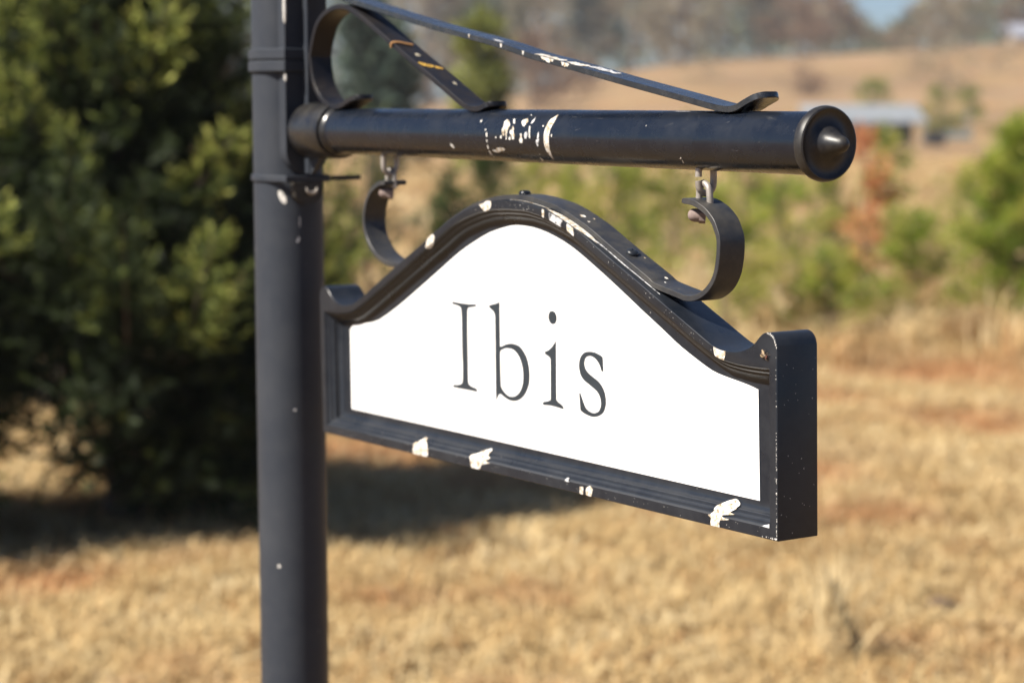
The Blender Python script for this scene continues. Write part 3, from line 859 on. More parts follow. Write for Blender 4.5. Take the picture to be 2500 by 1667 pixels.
def shackle(u, v0, dx, nut_u, nut_v):
    P = [(-dx, -13.5), (-dx * 0.9, -6), (-dx * 0.72, 1.5), (-dx * 0.1, 5.0), (dx * 0.72, 1.5), (dx * 0.95, -6), (dx, -13.5)]
    path = catmull3([S3(u + a, v0 + b_, 20.15) for a, b_ in P], 6)
    v, f = tube_data(path, 0.0027, 14)
    mesh('shackle', v, f, M_ZINC, sign)
    ax = Vector((-0.62, 0.10, 0.78)).normalized()
    M = Matrix.Translation(S3(nut_u, nut_v, 23)) @ ax.to_track_quat('Z', 'Y').to_matrix().to_4x4()
    hexa, hf = [], []
    for z in (0.0, 0.0052):
        for i in range(6):
            a = math.pi / 3 * i
            hexa.append(M @ Vector((0.0062 * math.cos(a), 0.0062 * math.sin(a), z)))
    hf = [(0, 1, 2, 3, 4, 5), (11, 10, 9, 8, 7, 6)] + [(i, (i + 1) % 6, 6 + (i + 1) % 6, 6 + i) for i in range(6)]
    dome = lathe_data([(0.0053, 0.0050), (0.0053, 0.0088), (0.0049, 0.0112), (0.0038, 0.0130), (0.0021, 0.0141), (0.0005, 0.0144)], 20, M)
    v, f = join((hexa, hf), dome)
    mesh('nut', v, f, M_NUT, sign, 40)
shackle(264.3, 262.0, 7.4, 262.5, 240.8)
shackle(-250.5, 274.0, 7.4, -252.0, 254.5)

# droppings that run over the mouldings
def drape(poly, step, mat, name='bird_dropping', lift=0.0004):
    V2, T = fill2d(poly, step)
    V = []
    for p in V2:
        y = max(p.y, 0.35)
        while True:
            h = BVH.ray_cast(Vector((p.x / 1000, y / 1000, 0.03)), Vector((0, 0, -1)))
            if h[0] is not None or y > 250: break
            y -= 0.4
            if y < 0.35: break
        z = h[0].z if h[0] is not None else 0.0
        for dx, dy in ((0, 0.95), (0, -0.95), (0.7, 0.5), (-0.7, 0.5), (0.7, -0.5), (-0.7, -0.5)):
            h2 = BVH.ray_cast(Vector(((p.x + dx) / 1000, (y + dy) / 1000, 0.03)), Vector((0, 0, -1)))
            if h2[0] is not None: z = max(z, h2[0].z)
        V.append(Vector((p.x / 1000, y / 1000, z + lift)))
    return mesh(name, V, T, mat, sign, 50)
for key, pts in SPLATS.items():
    drape(cr(pts, True, 3, 55), 1.0, M_SMEAR if key in 'kf' else M_DROP)
def on_top(pts, mat, name, step=1.6):
    V2, T = fill2d(cr(pts, True, 3, 55), step)
    V = [S3(p.x, top_v(p.x) + 0.35, max(0.6, p.y)) for p in V2]
    return mesh(name, V, T, mat, sign, 50)
on_top([(62, 2.6), (72, 1.2), (80, 0.6), (96, 0.6), (112, 0.7), (124, 2.4), (138, 4.6), (128, 6.9), (108, 7.3), (92, 7.3), (80, 6.6), (70, 5.0)], M_DROP, 'bird_dropping')
on_top([(-48, 0.7), (-30, 0.6), (-22, 2.5), (-10, 4.6), (20, 4.9), (62, 5.4), (62, 6.6), (20, 6.6), (-12, 6.8), (-30, 6.0), (-44, 4.0)], M_DROP, 'bird_dropping')
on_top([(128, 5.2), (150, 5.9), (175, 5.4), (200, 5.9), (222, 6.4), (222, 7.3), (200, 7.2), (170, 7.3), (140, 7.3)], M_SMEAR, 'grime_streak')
for u, d, r in ((96, 17, 2.6), (108, 15, 1.2), (103, 24, 0.9), (172, 27, 0.8), (206, 24, 1.4), (212, 18, 0.8)):
    p0 = rail(u, 4.9)
    pts = [(u + r * 1.3 * math.cos(t) * random.uniform(0.7, 1.2), d + r * math.sin(t) * random.uniform(0.7, 1.2)) for t in np.linspace(0, 2 * math.pi, 9, endpoint=False)]
    V2, T = fill2d(cr(pts, True, 2, 90), 1.2)
    V = []
    for p in V2:
        q = rail(p.x, 5.0); V.append(S3(q.x, q.y, p.y))
    mesh('bird_dropping', V, T, M_DROP, sign, 50)
for pts in ([(358, 9.2), (367.5, 8.9), (367.6, 12.6), (363, 10.8)],):
    drape(cr(pts, True, 2, 60), 1.6, M_SMEAR, 'grime_streak')
# bare chips along the worn edges
rr = random.Random(3)
V, F = [], []
def chip(u, v_, d, r):
    b_ = len(V); k = 6; c_ = S3(u, v_, d)
    for rad, z in ((r, 0), (r * 0.5, 0.2)):
        for i in range(k):
            a = 2 * math.pi * i / k + rr.random()
            V.append(c_ + Vector((math.cos(a) * rad * rr.uniform(0.6, 1.1) * 0.6, math.sin(a) * rad * rr.uniform(0.8, 1.5), z)) / 1000)
    for i in range(k): F.append((b_ + i, b_ + (i + 1) % k, b_ + k + (i + 1) % k, b_ + k + i))
    F.append(tuple(b_ + k + i for i in range(k)))
for i in range(60):
    y = abs(rr.gauss(0, 1)) * 45 if i < 36 else rr.uniform(0, 146)
    if y < 146: chip(376.2 - rr.random() * 0.7, y, -0.05, rr.uniform(0.25, 0.7))
for p in ho[-10:]:
    for q in range(4): chip(p.x - rr.random() * 0.8, p.y - rr.random() * 0.8 - 0.2, -0.05, rr.uniform(0.3, 0.75))
for i in range(22): chip(376.4 - abs(rr.gauss(0, 6)), 0.9 + rr.random(), -0.05, rr.uniform(0.3, 0.7))
for i in range(26):                                     # specks and scratches on the end face
    y = rr.uniform(4, 146); d = rr.uniform(3, 37); b_ = len(V); r_ = rr.uniform(0.10, 0.25); l_ = r_ * rr.uniform(0.8, 3.5); t_ = rr.uniform(-0.6, 0.6)
    for a, c in ((-1, -1), (1, -1), (1, 1), (-1, 1)):
        V.append(S3(376.68, y + c * l_, d + a * r_ + c * l_ * t_))
    F.append((b_, b_ + 1, b_ + 2, b_ + 3))
for i in range(70):
    u = rr.uniform(-60, 300); chip(u, top_v(u) - rr.uniform(0.8, 6.5), -0.05, rr.uniform(0.15, 0.5))
for i in range(60):
    u = rr.uniform(-350, 365); chip(u, rr.uniform(1.0, 8), -0.05, rr.uniform(0.15, 0.45))
tag(mesh('paint_chips', V, F, M_CHIP, sign, 0), kind='stuff')

# ------------------------------------------------------------------ fly
FQ = E1 * 0.3651 + E2 * 0.1392
fdir = Vector((0.86, -0.42, 0)); fside = Vector((0.42, 0.86, 0))
frot = ROT @ Matrix((fdir.normalized(), fside.normalized(), Vector((0, 0, 1)))).transposed()
fly = thing('fly', 'small brown fly resting on the upper right corner of the sign frame', 'fly', O + FQ, frot)
def blob(c_, r, seg=14, rings=8):
    V, F = [], []
    for i in range(rings + 1):
        a = math.pi * i / rings
        for k in range(seg):
            t = 2 * math.pi * k / seg
            V.append(Vector((c_[0] + r[0] * math.cos(a), c_[1] + r[1] * math.sin(a) * math.cos(t), c_[2] + r[2] * math.sin(a) * math.sin(t))))
    for i in range(rings):
        for k in range(seg):
            k2 = (k + 1) % seg
            F.append((i * seg + k, i * seg + k2, (i + 1) * seg + k2, (i + 1) * seg + k))
    return V, F
mmf = 0.001
def sc(d): return [p * mmf for p in d[0]], d[1]
M_FLY = plain('brown_fly_body', (0.13, 0.09, 0.06), 0.5, 0, 0.5, 900)
M_EYE = plain('dark_red_eye', (0.16, 0.03, 0.02), 0.2, 0, 0.1, 100)
M_WING = plain('brownish_wing', (0.30, 0.22, 0.13), 0.3, 0, 0.3, 600)
v, f = sc(join(blob((0, 0, 1.9), (1.5, 1.25, 1.2)), blob((-2.6, 0, 1.7), (2.0, 1.3, 1.1)), blob((1.9, 0, 1.7), (0.75, 0.9, 0.85))))
mesh('body', v, f, M_FLY, fly, 60)
for s in (-1, 1):
    v, f = sc(blob((2.1, s * 0.62, 2.0), (0.62, 0.5, 0.66), 12, 8)); mesh('eye', v, f, M_EYE, fly, 60)
    w = [(0.3, s * 0.7, 2.7), (-1.5, s * 0.9, 2.9), (-4.6, s * 1.5, 2.1), (-5.0, s * 2.4, 1.9), (-3.8, s * 3.0, 1.9), (-1.2, s * 2.1, 2.4)]
    V = [Vector(p) * mmf for p in w] + [Vector((p[0], p[1], p[2] + 0.06)) * mmf for p in w]
    mesh('wing', V, [tuple(range(6)), tuple(range(6, 12))] + [(i, (i + 1) % 6, 6 + (i + 1) % 6, 6 + i) for i in range(6)], M_WING, fly, 0)
    for x0, x1 in ((0.9, 3.6), (0.1, 0.6), (-0.7, -3.0)):
        path = [Vector(p) * mmf for p in ((x0, s * 0.8, 1.2), ((x0 + x1) / 2, s * 2.2, 1.7), (x1, s * 2.9, 0.15))]
        v, f = tube_data(path, 0.00016, 6); mesh('leg', v, f, M_FLY, fly)

# ------------------------------------------------------------------ foliage builders
def leaves(C_, D_, L, W, seed):
    """diamond leaves: centres of their bases, directions, lengths and widths"""
    g = np.random.default_rng(seed)
    n = len(C_)
    D_ = D_ / np.linalg.norm(D_, axis=1)[:, None]
    r = g.normal(size=(n, 3)); s = np.cross(D_, r); s /= np.linalg.norm(s, axis=1)[:, None] + 1e-9
    a = C_; t = C_ + D_ * L[:, None]; m_ = C_ + D_ * (L * 0.45)[:, None]
    V = np.stack([a, m_ + s * W[:, None], t, m_ - s * W[:, None]], 1).reshape(-1, 3)
    k = np.arange(n) * 4
    return V, np.stack([k, k + 1, k + 2, k + 3], 1)

def unit(v): return v / (np.linalg.norm(v, axis=-1, keepdims=True) + 1e-9)

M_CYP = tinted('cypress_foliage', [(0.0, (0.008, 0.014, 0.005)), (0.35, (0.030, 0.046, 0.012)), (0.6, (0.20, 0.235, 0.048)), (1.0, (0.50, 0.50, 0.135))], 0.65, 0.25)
def cypress(label, loc, R, H, seed, nb, ntuft, base=0.30, open_left=0.0):
    g = np.random.default_rng(seed)
    root = thing('cypress_tree', label, 'tree', loc)
    pathv = [Vector((0, 0, -0.05)), Vector((0.02, 0.01, H * 0.4)), Vector((0, 0.02, H * 0.75)), Vector((0, 0, H * 0.97))]
    trunk = [tube_data(catmull3(pathv, 5), list(np.linspace(0.075, 0.012, 16)), 9)]
    C_, D_, L_, W_, T_ = [], [], [], [], []
    def radius(h):
        hh = (h - base) / (H - base)
        return R * min(1.0, 0.74 + 1.2 * hh) * (1 - max(0, hh - 0.26) / 0.74 * 0.93)
    def frond(c_, d_, fl, k, wid, tint, spread):
        s = unit(np.cross(d_, g.normal(size=3)))
        tt = np.linspace(0.05, 1, k)
        sg = np.where(np.arange(k) % 2 == 0, 1.0, -1.0)
        C_.append(c_ + d_ * (fl * tt)[:, None])
        D_.append(unit(d_ * 0.75 + s * (sg * spread)[:, None] + g.normal(0, 0.16, (k, 3))))
        L_.append(fl * (0.55 - 0.28 * tt)); W_.append(np.full(k, fl * wid))
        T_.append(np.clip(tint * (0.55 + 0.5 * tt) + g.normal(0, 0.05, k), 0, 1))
    # inner boughs, tinted dark to paint the shade inside the crown
    for i in range(nb):
        q = (i + g.random()) / nb
        h = base + (H - base - 0.05) * q ** 1.05
        rad = radius(h) * g.uniform(0.66, 0.92)
        az = i * 2.39996 + g.normal(0, 0.35)
        out = np.array([math.cos(az), math.sin(az), 0.0])
        if h < open_left and out[0] < -0.15: continue
        p0 = np.array([0, 0, max(0.12, h - rad * 0.35)])
        rise = out * rad + np.array([0, 0, h + rad * 0.10]) - p0
        if i % 3 == 0:
            trunk.append(tube_data([Vector(p0), Vector(p0 + rise * 0.5 + np.array([0, 0, -0.02])), Vector(p0 + rise * 0.95)], [0.014, 0.009, 0.004], 5))
        nf = int(10 + 15 * rad)
        t = g.uniform(0.30, 1.02, nf) ** 0.8
        cen = p0 + rise * t[:, None] + g.normal(0, 0.06, (nf, 3))
        fd = unit(out * 0.8 + np.array([0, 0, 0.45]) + g.normal(0, 0.6, (nf, 3)))
        for c_, d_ in zip(cen, fd):
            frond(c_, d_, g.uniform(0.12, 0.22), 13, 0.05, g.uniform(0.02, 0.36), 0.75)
    # plumes of young growth; the brighter tint also paints sunlight on them
    for i in range(ntuft):
        q = g.random() ** 0.9
        h = base + 0.02 + (H - base - 0.25) * q
        az = i * 2.39996 + g.normal(0, 0.3)
        rad = radius(h) * g.uniform(0.80, 1.02)
        out = np.array([math.cos(az), math.sin(az), 0.0])
        if h < open_left * 1.1: continue
        p0 = out * rad + np.array([0, 0, h])
        axis = unit(out * 0.45 + np.array([0, 0, 0.9]) + g.normal(0, 0.22, 3))
        ln = g.uniform(0.18, 0.60) * (0.6 + 0.4 * R); young = 0.25 + 0.75 * g.random() ** 1.2  # young sets the plume's tint, painted sunlight included
        p1 = p0 + axis * ln
        trunk.append(tube_data([Vector(p0 - out * 0.30 - np.array([0, 0, 0.12])), Vector(p0), Vector(p1)], [0.006, 0.004, 0.002], 4))
        for t in np.arange(0, 1.01, 0.05 / ln):
            wid_ = 0.055 + 0.16 * ln * (1 - t) ** 0.8
            for k in range(6):
                sd = unit(np.cross(axis, g.normal(size=3)))
                d_ = unit(axis * 0.75 + sd * 0.8)
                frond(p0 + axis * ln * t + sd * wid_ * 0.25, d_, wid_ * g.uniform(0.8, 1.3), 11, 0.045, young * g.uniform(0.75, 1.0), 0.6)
    v, f = join(*trunk)
    mesh('trunk', v, f, M_BARK, root, 60)
    C_, D_, L_, W_, T_ = (np.concatenate(a) for a in (C_, D_, L_, W_, T_))
    V, Q = leaves(C_, D_, L_, W_, seed + 1)
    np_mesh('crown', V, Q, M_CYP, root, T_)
    return root
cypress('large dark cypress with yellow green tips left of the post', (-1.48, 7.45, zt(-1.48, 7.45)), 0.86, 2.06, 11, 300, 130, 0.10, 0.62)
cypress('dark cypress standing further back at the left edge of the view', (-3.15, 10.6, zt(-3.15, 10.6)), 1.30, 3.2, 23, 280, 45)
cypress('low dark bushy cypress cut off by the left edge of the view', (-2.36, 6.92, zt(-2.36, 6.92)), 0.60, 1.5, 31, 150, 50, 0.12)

M_PINE = tinted('pine_needles', [(0.0, (0.09, 0.15, 0.018)), (0.4, (0.21, 0.28, 0.034)), (0.7, (0.38, 0.38, 0.06)), (1.0, (0.50, 0.39, 0.18))], 0.6, 0.42)
M_PINE_DARK = tinted('dark_pine_needles', [(0.0, (0.012, 0.024, 0.008)), (0.5, (0.035, 0.065, 0.015)), (1.0, (0.10, 0.13, 0.035))], 0.6, 0.2)
M_RUST = tinted('rusty_needles', [(0.0, (0.34, 0.12, 0.045)), (0.5, (0.52, 0.20, 0.08)), (1.0, (0.56, 0.33, 0.17))], 0.7, 0.2)
def sapling(label, x, y, H, R, mat, seed, cat='sapling', name='pine_sapling', dens=1.0, group='young pines in the dry grass'):
    g = np.random.default_rng(seed)
    root = thing(name, label, cat, (x, y, zt(x, y)), None, group)
    stem = [tube_data([Vector((0, 0, -0.03)), Vector((g.normal(0, 0.03), g.normal(0, 0.03), H * 0.5)), Vector((0, 0, H * 0.98))], [0.015 * H, 0.009 * H, 0.003], 7)]
    C_, D_, L_, W_, T_ = [], [], [], [], []
    nb = int(34 * dens)
    for i in range(nb):
        q = (i + g.random()) / nb
        h = H * (0.02 + 0.94 * q)
        rad = R * (1 - 0.8 * q) * g.uniform(0.55, 1.15)
        az = g.uniform(0, 2 * np.pi)
        out = np.array([math.cos(az), math.sin(az), 0])
        p0 = np.array([0, 0, h]); p1 = out * rad + np.array([0, 0, h + rad * g.uniform(0.15, 0.7)])
        stem.append(tube_data([Vector(p0), Vector((p0 + p1) / 2), Vector(p1)], [0.008, 0.006, 0.003], 4))
        n = int(64 * dens)
        t = g.uniform(0.2, 1.08, n)
        cen = p0 + (p1 - p0) * t[:, None] + g.normal(0, 0.03, (n, 3))
        d_ = unit(unit(p1 - p0) * 0.8 + g.normal(0, 0.75, (n, 3)) + np.array([0, 0, 0.25]))
        C_.append(cen); D_.append(d_); L_.append(g.uniform(0.07, 0.15, n)); W_.append(g.uniform(0.004, 0.008, n))
        T_.append(np.clip(g.normal(0.45, 0.18) + g.normal(0, 0.15, n), 0, 1))
    v, f = join(*stem)
    mesh('trunk', v, f, M_BARK, root, 60)
    V, Q = leaves(*(np.concatenate(a) for a in (C_, D_, L_, W_)), seed + 1)
    np_mesh('crown', V, Q, mat, root, np.concatenate(T_))
    return root

def at(px, d): return (px - 1250) / 4861 * d
SAP = [  # place across the view, distance, height, spread, kind, label
    (1500, 15.2, 1.18, 0.58, M_PINE, 'yellow green pine sapling just left of the right hanging scroll'),
    (1650, 17.6, 1.40, 0.63, M_PINE, 'bushy green pine sapling behind the right hanging scroll'),
    (1765, 13.6, 1.06, 0.58, M_PINE, 'low green pine sapling above the sign frame shoulder'),
    (1905, 16.4, 0.95, 0.63, M_PINE, 'wide green pine sapling behind the right ear of the sign'),
    (2000, 17.5, 1.06, 0.54, M_PINE, 'green pine sapling left of the rust red sapling'),
    (2110, 14.6, 1.40, 0.34, M_RUST, 'tall rust red dying pine sapling right of the sign'),
    (2170, 18.2, 1.40, 0.44, M_PINE, 'thin green pine sapling behind the rust red one'),
    (2230, 14.0, 0.81, 0.52, M_PINE, 'low round pine sapling right of the rust red one'),
    (2485, 13.4, 1.45, 0.55, M_PINE, 'yellow green pine sapling at the right edge of the view'),
    (1400, 17.5, 1.06, 0.52, M_PINE, 'small pale pine sapling behind the crest of the sign'),
    (1200, 12.6, 1.30, 0.30, M_PINE_DARK, 'dark green pine sapling under the middle of the boom'),
    (1095, 11.6, 1.18, 0.24, M_PINE_DARK, 'dark green pine sapling right of the left hanging scroll'),
    (905, 13.5, 1.55, 0.50, M_PINE_DARK, 'dark pine sapling showing behind the inner end of the boom'),
    (838, 9.6, 1.05, 0.20, M_PINE_DARK, 'slim dark sapling beside the post and left scroll'),
    (1320, 20.0, 1.29, 0.52, M_PINE, 'pale green sapling in the grass under the boom'),
    (2380, 21.0, 0.95, 0.58, M_PINE, 'distant round sapling left of the right edge of the view'),
    (1560, 17.0, 1.30, 0.60, M_PINE, 'pale yellow green pine sapling furthest back behind the right scroll'),
    (1815, 20.5, 1.20, 0.56, M_PINE, 'tall green pine sapling behind the low ones above the frame shoulder'),
    (2030, 13.6, 0.55, 0.47, M_PINE, 'low spreading pine sapling in front of the rust red one'),
]
for i, (px, d, h, r, mt, lab) in enumerate(SAP):
    sapling(lab, at(px, d), d, h, r, mt, 100 + i, dens={2485: 2.0, 2110: 0.7}.get(px, 0.85))

# a dead stalk standing in the near grass
sx, sy = at(2085, 5.6), 5.6
stalk = thing('dead_stalk', 'dark leaning dead stalk in the grass at the lower right', 'stalk', (sx, sy, 0))
v, f = tube_data(catmull3([Vector((0.05, 0, -0.02)), Vector((0.03, 0, 0.06)), Vector((-0.01, 0.01, 0.15)), Vector((-0.035, 0.01, 0.23))], 5), [0.015] * 6 + [0.012] * 6 + [0.007] * 4, 7)
mesh('stem', v, f, plain('dark_dead_stem', (0.025, 0.017, 0.010), 0.9, 0, 0.3, 30), stalk)
g = np.random.default_rng(5); n = 60
V, Q = leaves(np.stack([g.normal(-0.03, 0.03, n), g.normal(0, 0.03, n), g.uniform(0, 0.08, n)], 1), unit(np.stack([g.normal(0, 0.25, n), g.normal(0, 0.25, n), np.ones(n)], 1)), g.uniform(0.15, 0.36, n), np.full(n, 0.004), 6)
np_mesh('blades', V, Q, M_GRASS, stalk, np.full(n, 0.9))

M_CLOD = plain('dark_earth', (0.07, 0.045, 0.032), 0.95, 0, 0.4, 40)
for px, d, r, lab in ((2325, 6.15, 0.040, 'dark clod of earth in the grass near the lower right corner'), (862, 5.75, 0.034, 'dark clod of earth just right of the post near the bottom edge'), (945, 5.60, 0.026, 'smaller dark clod beside the one right of the post')):
    x = at(px, d); gc = np.random.default_rng(px)
    v, f = blob((0, 0, r * 0.5), (r * 1.3, r, r * 0.8), 12, 7)
    v = [p + Vector(gc.normal(0, r * 0.10, 3)) for p in v]
    o = mesh('earth_clod', v, f, M_CLOD, None, 30); o.location = (x, d, zt(x, d))
    tag(o, lab, 'clod', 'dark clods in the grass')

# ------------------------------------------------------------------ middle distance: shelter, trailer, trees
gr = zt(15.6, 86)
sh = thing('shelter', 'low open shelter with a pale metal roof below the far slope', 'shelter', (15.1, 86, gr - 0.33))
M_TIN = plain('pale_tin_roof', (0.20, 0.215, 0.23), 0.5, 0, 0.15, 1.5)
M_POLE = plain('grey_poles', (0.20, 0.19, 0.17), 0.8, 0, 0.2, 3)
def sheet3(pts, th):
    V = [Vector(p) for p in pts] + [Vector(p) - Vector((0, 0, th)) for p in pts]
    return V, [(0, 1, 2, 3), (7, 6, 5, 4), (0, 4, 5, 1), (1, 5, 6, 2), (2, 6, 7, 3), (3, 7, 4, 0)]
v, f = sheet3([(-2.6, -1.3, 1.30), (2.5, -1.3, 1.30), (2.5, 1.4, 2.02), (-2.6, 1.4, 2.02)], 0.08)
mesh('roof', v, f, M_TIN, sh, 0)
for x in (-2.4, -0.8, 0.8, 2.3):
    for y, h in ((-1.2, 1.24), (1.3, 1.9)):
        v, f = box_data(x - 0.06, x + 0.06, y - 0.06, y + 0.06, -0.2, h); mesh('pole', v, f, M_POLE, sh, 0)
v, f = box_data(-2.4, 2.3, 1.36, 1.42, 0.0, 1.9); mesh('back_wall', v, f, plain('grey_green_boards', (0.20, 0.22, 0.17), 0.8, 0, 0.2, 2), sh, 0)
gt = zt(18.2, 84)
tr = thing('trailer', 'small dark wheeled trailer parked right of the shelter', 'trailer', (18.1, 84, gt))
M_RUBBER = plain('black_rubber', (0.02, 0.02, 0.022), 0.8, 0, 0.1, 3)
v, f = box_data(-0.3, 1.1, -0.5, 0.5, 0.30, 0.62); mesh('box', v, f, plain('grey_teal_panels', (0.13, 0.17, 0.18), 0.6, 0, 0.2, 2), tr, 0)
for y in (-0.58, 0.58):
    M = Matrix.Translation((-0.35, y, 0.33)) @ Matrix.Rotation(RAD(90), 4, 'X')
    v, f = lathe_data([(0.12, -0.06), (0.30, -0.09), (0.34, -0.05), (0.34, 0.05), (0.30, 0.09), (0.12, 0.06)], 20, M); mesh('wheel', v, f, M_RUBBER, tr)
v, f = join(box_data(0.98, 1.04, -0.45, -0.39, 0.6, 1.35), box_data(0.98, 1.04, 0.39, 0.45, 0.6, 1.35), box_data(0.98, 1.04, -0.45, 0.45, 1.35, 1.41)); mesh('rack', v, f, M_POLE, tr, 0)

def tuft_crown(g, H, base, R, n, L, W, shape, droop=0.0):
    """leafy cards spread through a crown, gathered in clumps"""
    nc = 26
    q = g.uniform(0, 1, nc); az = g.uniform(0, 2 * np.pi, nc)
    if shape == 'cone': rad = R * (1 - q) ** 0.8
    else: rad = R * np.sqrt(np.clip(1 - (2 * q - 0.9) ** 2 * 0.9, 0.05, 1))
    rr_ = rad * np.sqrt(g.uniform(0.15, 1, nc))
    cc = np.stack([rr_ * np.cos(az), rr_ * np.sin(az), base + (H - base) * q], 1)
    i = g.integers(0, nc, n)
    C_ = cc[i] + g.normal(0, 1, (n, 3)) * np.array([R * 0.20, R * 0.20, (H - base) * 0.07])
    D_ = unit(C_ * np.array([1, 1, 0.3]) - np.array([0, 0, (base + H) * 0.12]) + g.normal(0, 1.0, (n, 3)) * R * 0.7 + np.array([0, 0, R * (0.5 - droop)]))
    T_ = np.clip(g.normal(0.5, 0.12, nc)[i] + g.normal(0, 0.12, n), 0, 1)
    return C_, D_, g.uniform(0.6, 1.4, n) * L, np.full(n, W), T_

M_FAR_BROWN = tinted('bare_brown_twigs', [(0.0, (0.10, 0.085, 0.055)), (0.5, (0.17, 0.14, 0.09)), (1.0, (0.25, 0.20, 0.13))], 0.9)
M_FAR_RED = tinted('reddish_winter_leaves', [(0.0, (0.11, 0.07, 0.045)), (0.5, (0.18, 0.115, 0.075)), (1.0, (0.24, 0.155, 0.10))], 0.9, 0.1)
M_FAR_GREEN = tinted('grey_green_crowns', [(0.0, (0.045, 0.065, 0.04)), (0.5, (0.09, 0.115, 0.06)), (1.0, (0.15, 0.17, 0.09))], 0.8, 0.1)
M_FAR_DARK = tinted('dark_conifer_crowns', [(0.0, (0.018, 0.032, 0.025)), (0.5, (0.035, 0.058, 0.042)), (1.0, (0.075, 0.10, 0.065))], 0.8)
M_FAR_LIME = tinted('yellow_green_leaves', [(0.0, (0.10, 0.13, 0.03)), (0.5, (0.20, 0.22, 0.05)), (1.0, (0.30, 0.29, 0.08))], 0.7, 0.25)
def far_tree(name, label, x, y, H, R, mat, seed, shape='round', n=900, group=None, base=None, cat='tree'):
    g = np.random.default_rng(seed)
    root = thing(name, label, cat, (x, y, zt(x, y)), None, group)
    b_ = H * (0.18 if base is None else base)
    parts = [tube_data([Vector((0, 0, -0.3)), Vector((g.normal(0, 0.02) * H, 0, H * 0.45)), Vector((0, 0, H * 0.93))], [0.028 * H, 0.018 * H, 0.004 * H], 7)]
    C_, D_, L_, W_, T_ = tuft_crown(g, H, b_, R, n, 0.11 * H, 0.010 * H if mat in (M_FAR_BROWN,) else 0.018 * H, shape)
    for k in g.integers(0, len(C_), 14):
        p = Vector(C_[k]); a = Vector((0, 0, max(b_ * 0.8, p.z * 0.6)))
        parts.append(tube_data([a, a.lerp(p, 0.5) + Vector((0, 0, -0.02 * H)), p], [0.010 * H, 0.007 * H, 0.003 * H], 4))
    v, f = join(*parts)
    mesh('trunk', v, f, M_BARK, root, 60)
    V, Q = leaves(C_, D_, L_, W_, seed + 1)
    np_mesh('crown', V, Q, mat, root, T_)
    return root
def at_top(px, top_y, d):      # height a tree needs at distance d
    x = at(px, d); return x, 1.6 + (248 - top_y) / 4861 * d - zt(x, d)

FAR = [  # name, across, distance, top, spread, material, shape, label
    ('conifer_tree', 905, 46, 30, 1.1, M_FAR_DARK, 'cone', 'blue green conifer seen through the big iron scroll'),
    ('slim_tree', 1172, 42, 70, 0.42, M_FAR_LIME, 'round', 'slim yellow green tree between the two strut bars'),
    ('slim_tree', 960, 55, 95, 0.8, M_FAR_GREEN, 'round', 'grey green tree right of the big iron scroll'),
    ('shrub_tree', 1300, 150, 105, 2.6, M_FAR_RED, 'round', 'low reddish brown tree under the middle of the brace bar'),
    ('shrub_tree', 1390, 165, 130, 2.4, M_FAR_RED, 'round', 'smaller reddish tree right of the first below the brace bar'),
    ('bare_tree', 1050, 200, -60, 3.8, M_FAR_BROWN, 'round', 'bare grey brown tree above the upper part of the brace bar'),
    ('leafy_tree', 1190, 215, -40, 4.0, M_FAR_GREEN, 'round', 'grey green tree in the far wood above the brace bar'),
    ('bare_tree', 1310, 205, -30, 3.6, M_FAR_BROWN, 'round', 'bare brown tree just left of the dark conifer in the far wood'),
    ('conifer_tree', 1445, 210, -70, 3.0, M_FAR_DARK, 'cone', 'tall dark conifer in the middle of the far wood'),
    ('bare_tree', 1540, 205, -30, 3.4, M_FAR_BROWN, 'round', 'bare brown tree just right of the tall dark conifer'),
    ('bare_tree', 1660, 195, -60, 4.2, M_FAR_BROWN, 'round', 'broad bare grey brown tree above the lower half of the brace bar'),
    ('bare_tree', 1760, 200, -45, 3.8, M_FAR_BROWN, 'round', 'tall bare tree above the curled tip of the brace bar'),
    ('conifer_tree', 1850, 215, -50, 2.6, M_FAR_DARK, 'cone', 'dark narrow conifer right of the curled brace tip'),
    ('leafy_tree', 1935, 205, 0, 3.2, M_FAR_RED, 'round', 'reddish brown tree straight above the round end cap'),
    ('leafy_tree', 2020, 210, 5, 3.0, M_FAR_RED, 'round', 'reddish tree between the end cap and the gap of sky'),
    ('shrub_tree', 2105, 215, 66, 2.4, M_FAR_BROWN, 'round', 'low bare tree standing below the left of the gap of sky'),
    ('shrub_tree', 2180, 210, 70, 2.4, M_FAR_RED, 'round', 'low reddish tree standing below the right of the gap of sky'),
    ('bare_tree', 2270, 200, -5, 2.8, M_FAR_BROWN, 'round', 'bare brown tree right of the gap of sky'),
    ('bare_tree', 2350, 205, 0, 2.8, M_FAR_BROWN, 'round', 'bare grey tree left of the pale distant roof'),
    ('leafy_tree', 2480, 235, -30, 3.0, M_FAR_RED, 'round', 'dark reddish tree behind the pale distant roof'),
    ('scrub_bush', 2300, 150, 118, 2.6, M_FAR_BROWN, 'round', 'brown scrub bush on the slope below the gap of sky'),
    ('scrub_bush', 2420, 165, 112, 3.2, M_FAR_BROWN, 'round', 'wide brown scrub bush on the slope below the pale distant roof'),
    ('scrub_bush', 2230, 172, 106, 2.6, M_FAR_BROWN, 'round', 'brown scrub bush close under the wood left of the others'),
    ('scrub_bush', 1960, 150, 150, 1.8, M_FAR_RED, 'round', 'low reddish scrub bush on the slope right of the brace tip'),
    ('scrub_bush', 1720, 165, 150, 2.0, M_FAR_BROWN, 'round', 'low brown scrub bush on the slope above the brace tip'),
    ('bush', 2125, 112, 205, 1.1, M_FAR_LIME, 'round', 'olive bush on the slope behind the shelter'),
    ('bush', 2285, 110, 222, 1.0, M_FAR_LIME, 'round', 'olive bush on the slope right of the shelter'),
    ('bush', 2352, 114, 222, 0.9, M_FAR_LIME, 'round', 'small olive bush furthest right on the slope'),
]
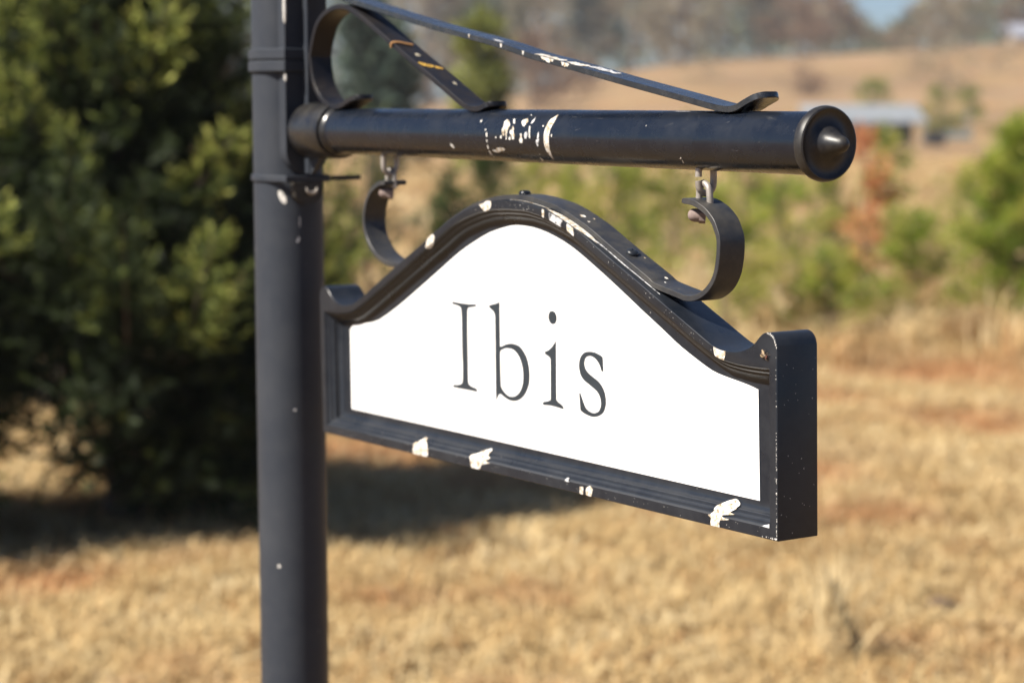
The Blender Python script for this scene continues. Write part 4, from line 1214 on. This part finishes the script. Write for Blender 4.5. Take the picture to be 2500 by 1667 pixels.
for i, (nm, px, d, top, R, mt, shp, lab) in enumerate(FAR):
    x, h = at_top(px, top, d)
    far_tree(nm, lab, x, d, max(h, 0.8), R, mt, 300 + 3 * i, shp, 1000 if d > 60 else 1500, 'trees of the far slope' if d > 100 else 'trees beyond the boom', 0.05 if nm in ('bush', 'shrub_tree', 'scrub_bush') else None, 'bush' if 'bush' in nm else 'tree')

# the wood behind, which reads as one mass
g = np.random.default_rng(77); n = 9000
px = g.uniform(300, 2600, n); d = g.uniform(235, 300, n)
gap = np.exp(-((px - 2140) / 115.0) ** 2)
x = (px - 1250) / 4861 * d
top = 1.6 + (248 - (-20 + 112 * gap + 18 * np.sin(px * 0.03) + 14 * np.sin(px * 0.011))) / 4861 * d
z0 = height(x, d)
q = g.uniform(0, 1, n) ** 0.8
C_ = np.stack([x, d, z0 + (top - z0) * q], 1)
D_ = unit(g.normal(0, 1, (n, 3)) + np.array([0, 0, 0.8]))
V, Q = leaves(C_, D_, g.uniform(1.0, 2.4, n), np.full(n, 0.34), 78)
tt = np.clip(0.5 + 0.3 * np.sin(px * 0.02) + g.normal(0, 0.12, n), 0, 1)
M_WOOD = tinted('mixed_winter_wood', [(0.0, (0.045, 0.07, 0.04)), (0.45, (0.095, 0.11, 0.062)), (0.75, (0.15, 0.13, 0.085)), (1.0, (0.19, 0.14, 0.09))], 0.9)
wood = np_mesh('far_wood', V, Q, M_WOOD, tint=tt)
tag(wood, 'far off winter wood along the top of the slope', 'wood', kind='stuff')

# a house with a pale roof at the far right
hx, hy = at(2535, 222), 222
hz = zt(hx, hy)
house = thing('house', 'distant house with a pale sloping roof at the right edge', 'house', (hx, hy, hz))
rt = 1.6 + (248 - 62) / 4861 * hy - hz
v, f = box_data(-3.6, 3.6, -2.5, 2.5, -0.5, rt - 1.3); mesh('wall', v, f, plain('pale_wall', (0.28, 0.24, 0.19), 0.8, 0, 0.1, 1), house, 0)
V = [Vector(p) for p in ((-4.2, -3, rt - 1.4), (4.2, -3, rt - 1.4), (4.2, 0, rt), (-4.2, 0, rt), (4.2, 3, rt - 1.4), (-4.2, 3, rt - 1.4))]
V2 = V + [p - Vector((0, 0, 0.15)) for p in V]
mesh('roof', V2, [(0, 1, 2, 3), (3, 2, 4, 5), (9, 8, 7, 6), (11, 10, 8, 9), (0, 6, 7, 1), (5, 4, 10, 11), (1, 7, 8, 2), (2, 8, 10, 4), (0, 3, 9, 6), (3, 5, 11, 9)], plain('pale_roof', (0.22, 0.23, 0.27), 0.6, 0, 0.1, 1), house, 0)
for x in (-1.8, 1.8):
    v, f = box_data(x - 0.5, x + 0.5, -2.56, -2.5, rt - 2.6, rt - 1.7); mesh('window', v, f, plain('dark_window', (0.04, 0.045, 0.05), 0.2), house, 0)

# ------------------------------------------------------------------ air: the far wood fades a little
hz_v, hz_f = box_data(-150, 150, -12, 320, -3.0, 45)
hm = bpy.data.materials.new('pale_air'); hm.use_nodes = True
hn = hm.node_tree; hn.nodes.remove(hn.nodes['Principled BSDF'])
vp = hn.nodes.new('ShaderNodeVolumePrincipled')
vp.inputs['Color'].default_value = (0.93, 0.90, 0.93, 1); vp.inputs['Density'].default_value = 0.0006; vp.inputs['Anisotropy'].default_value = 0.2
hn.links.new(vp.outputs[0], hn.nodes['Material Output'].inputs['Volume'])
tag(mesh('haze', hz_v, hz_f, hm, None, 0), kind='stuff')
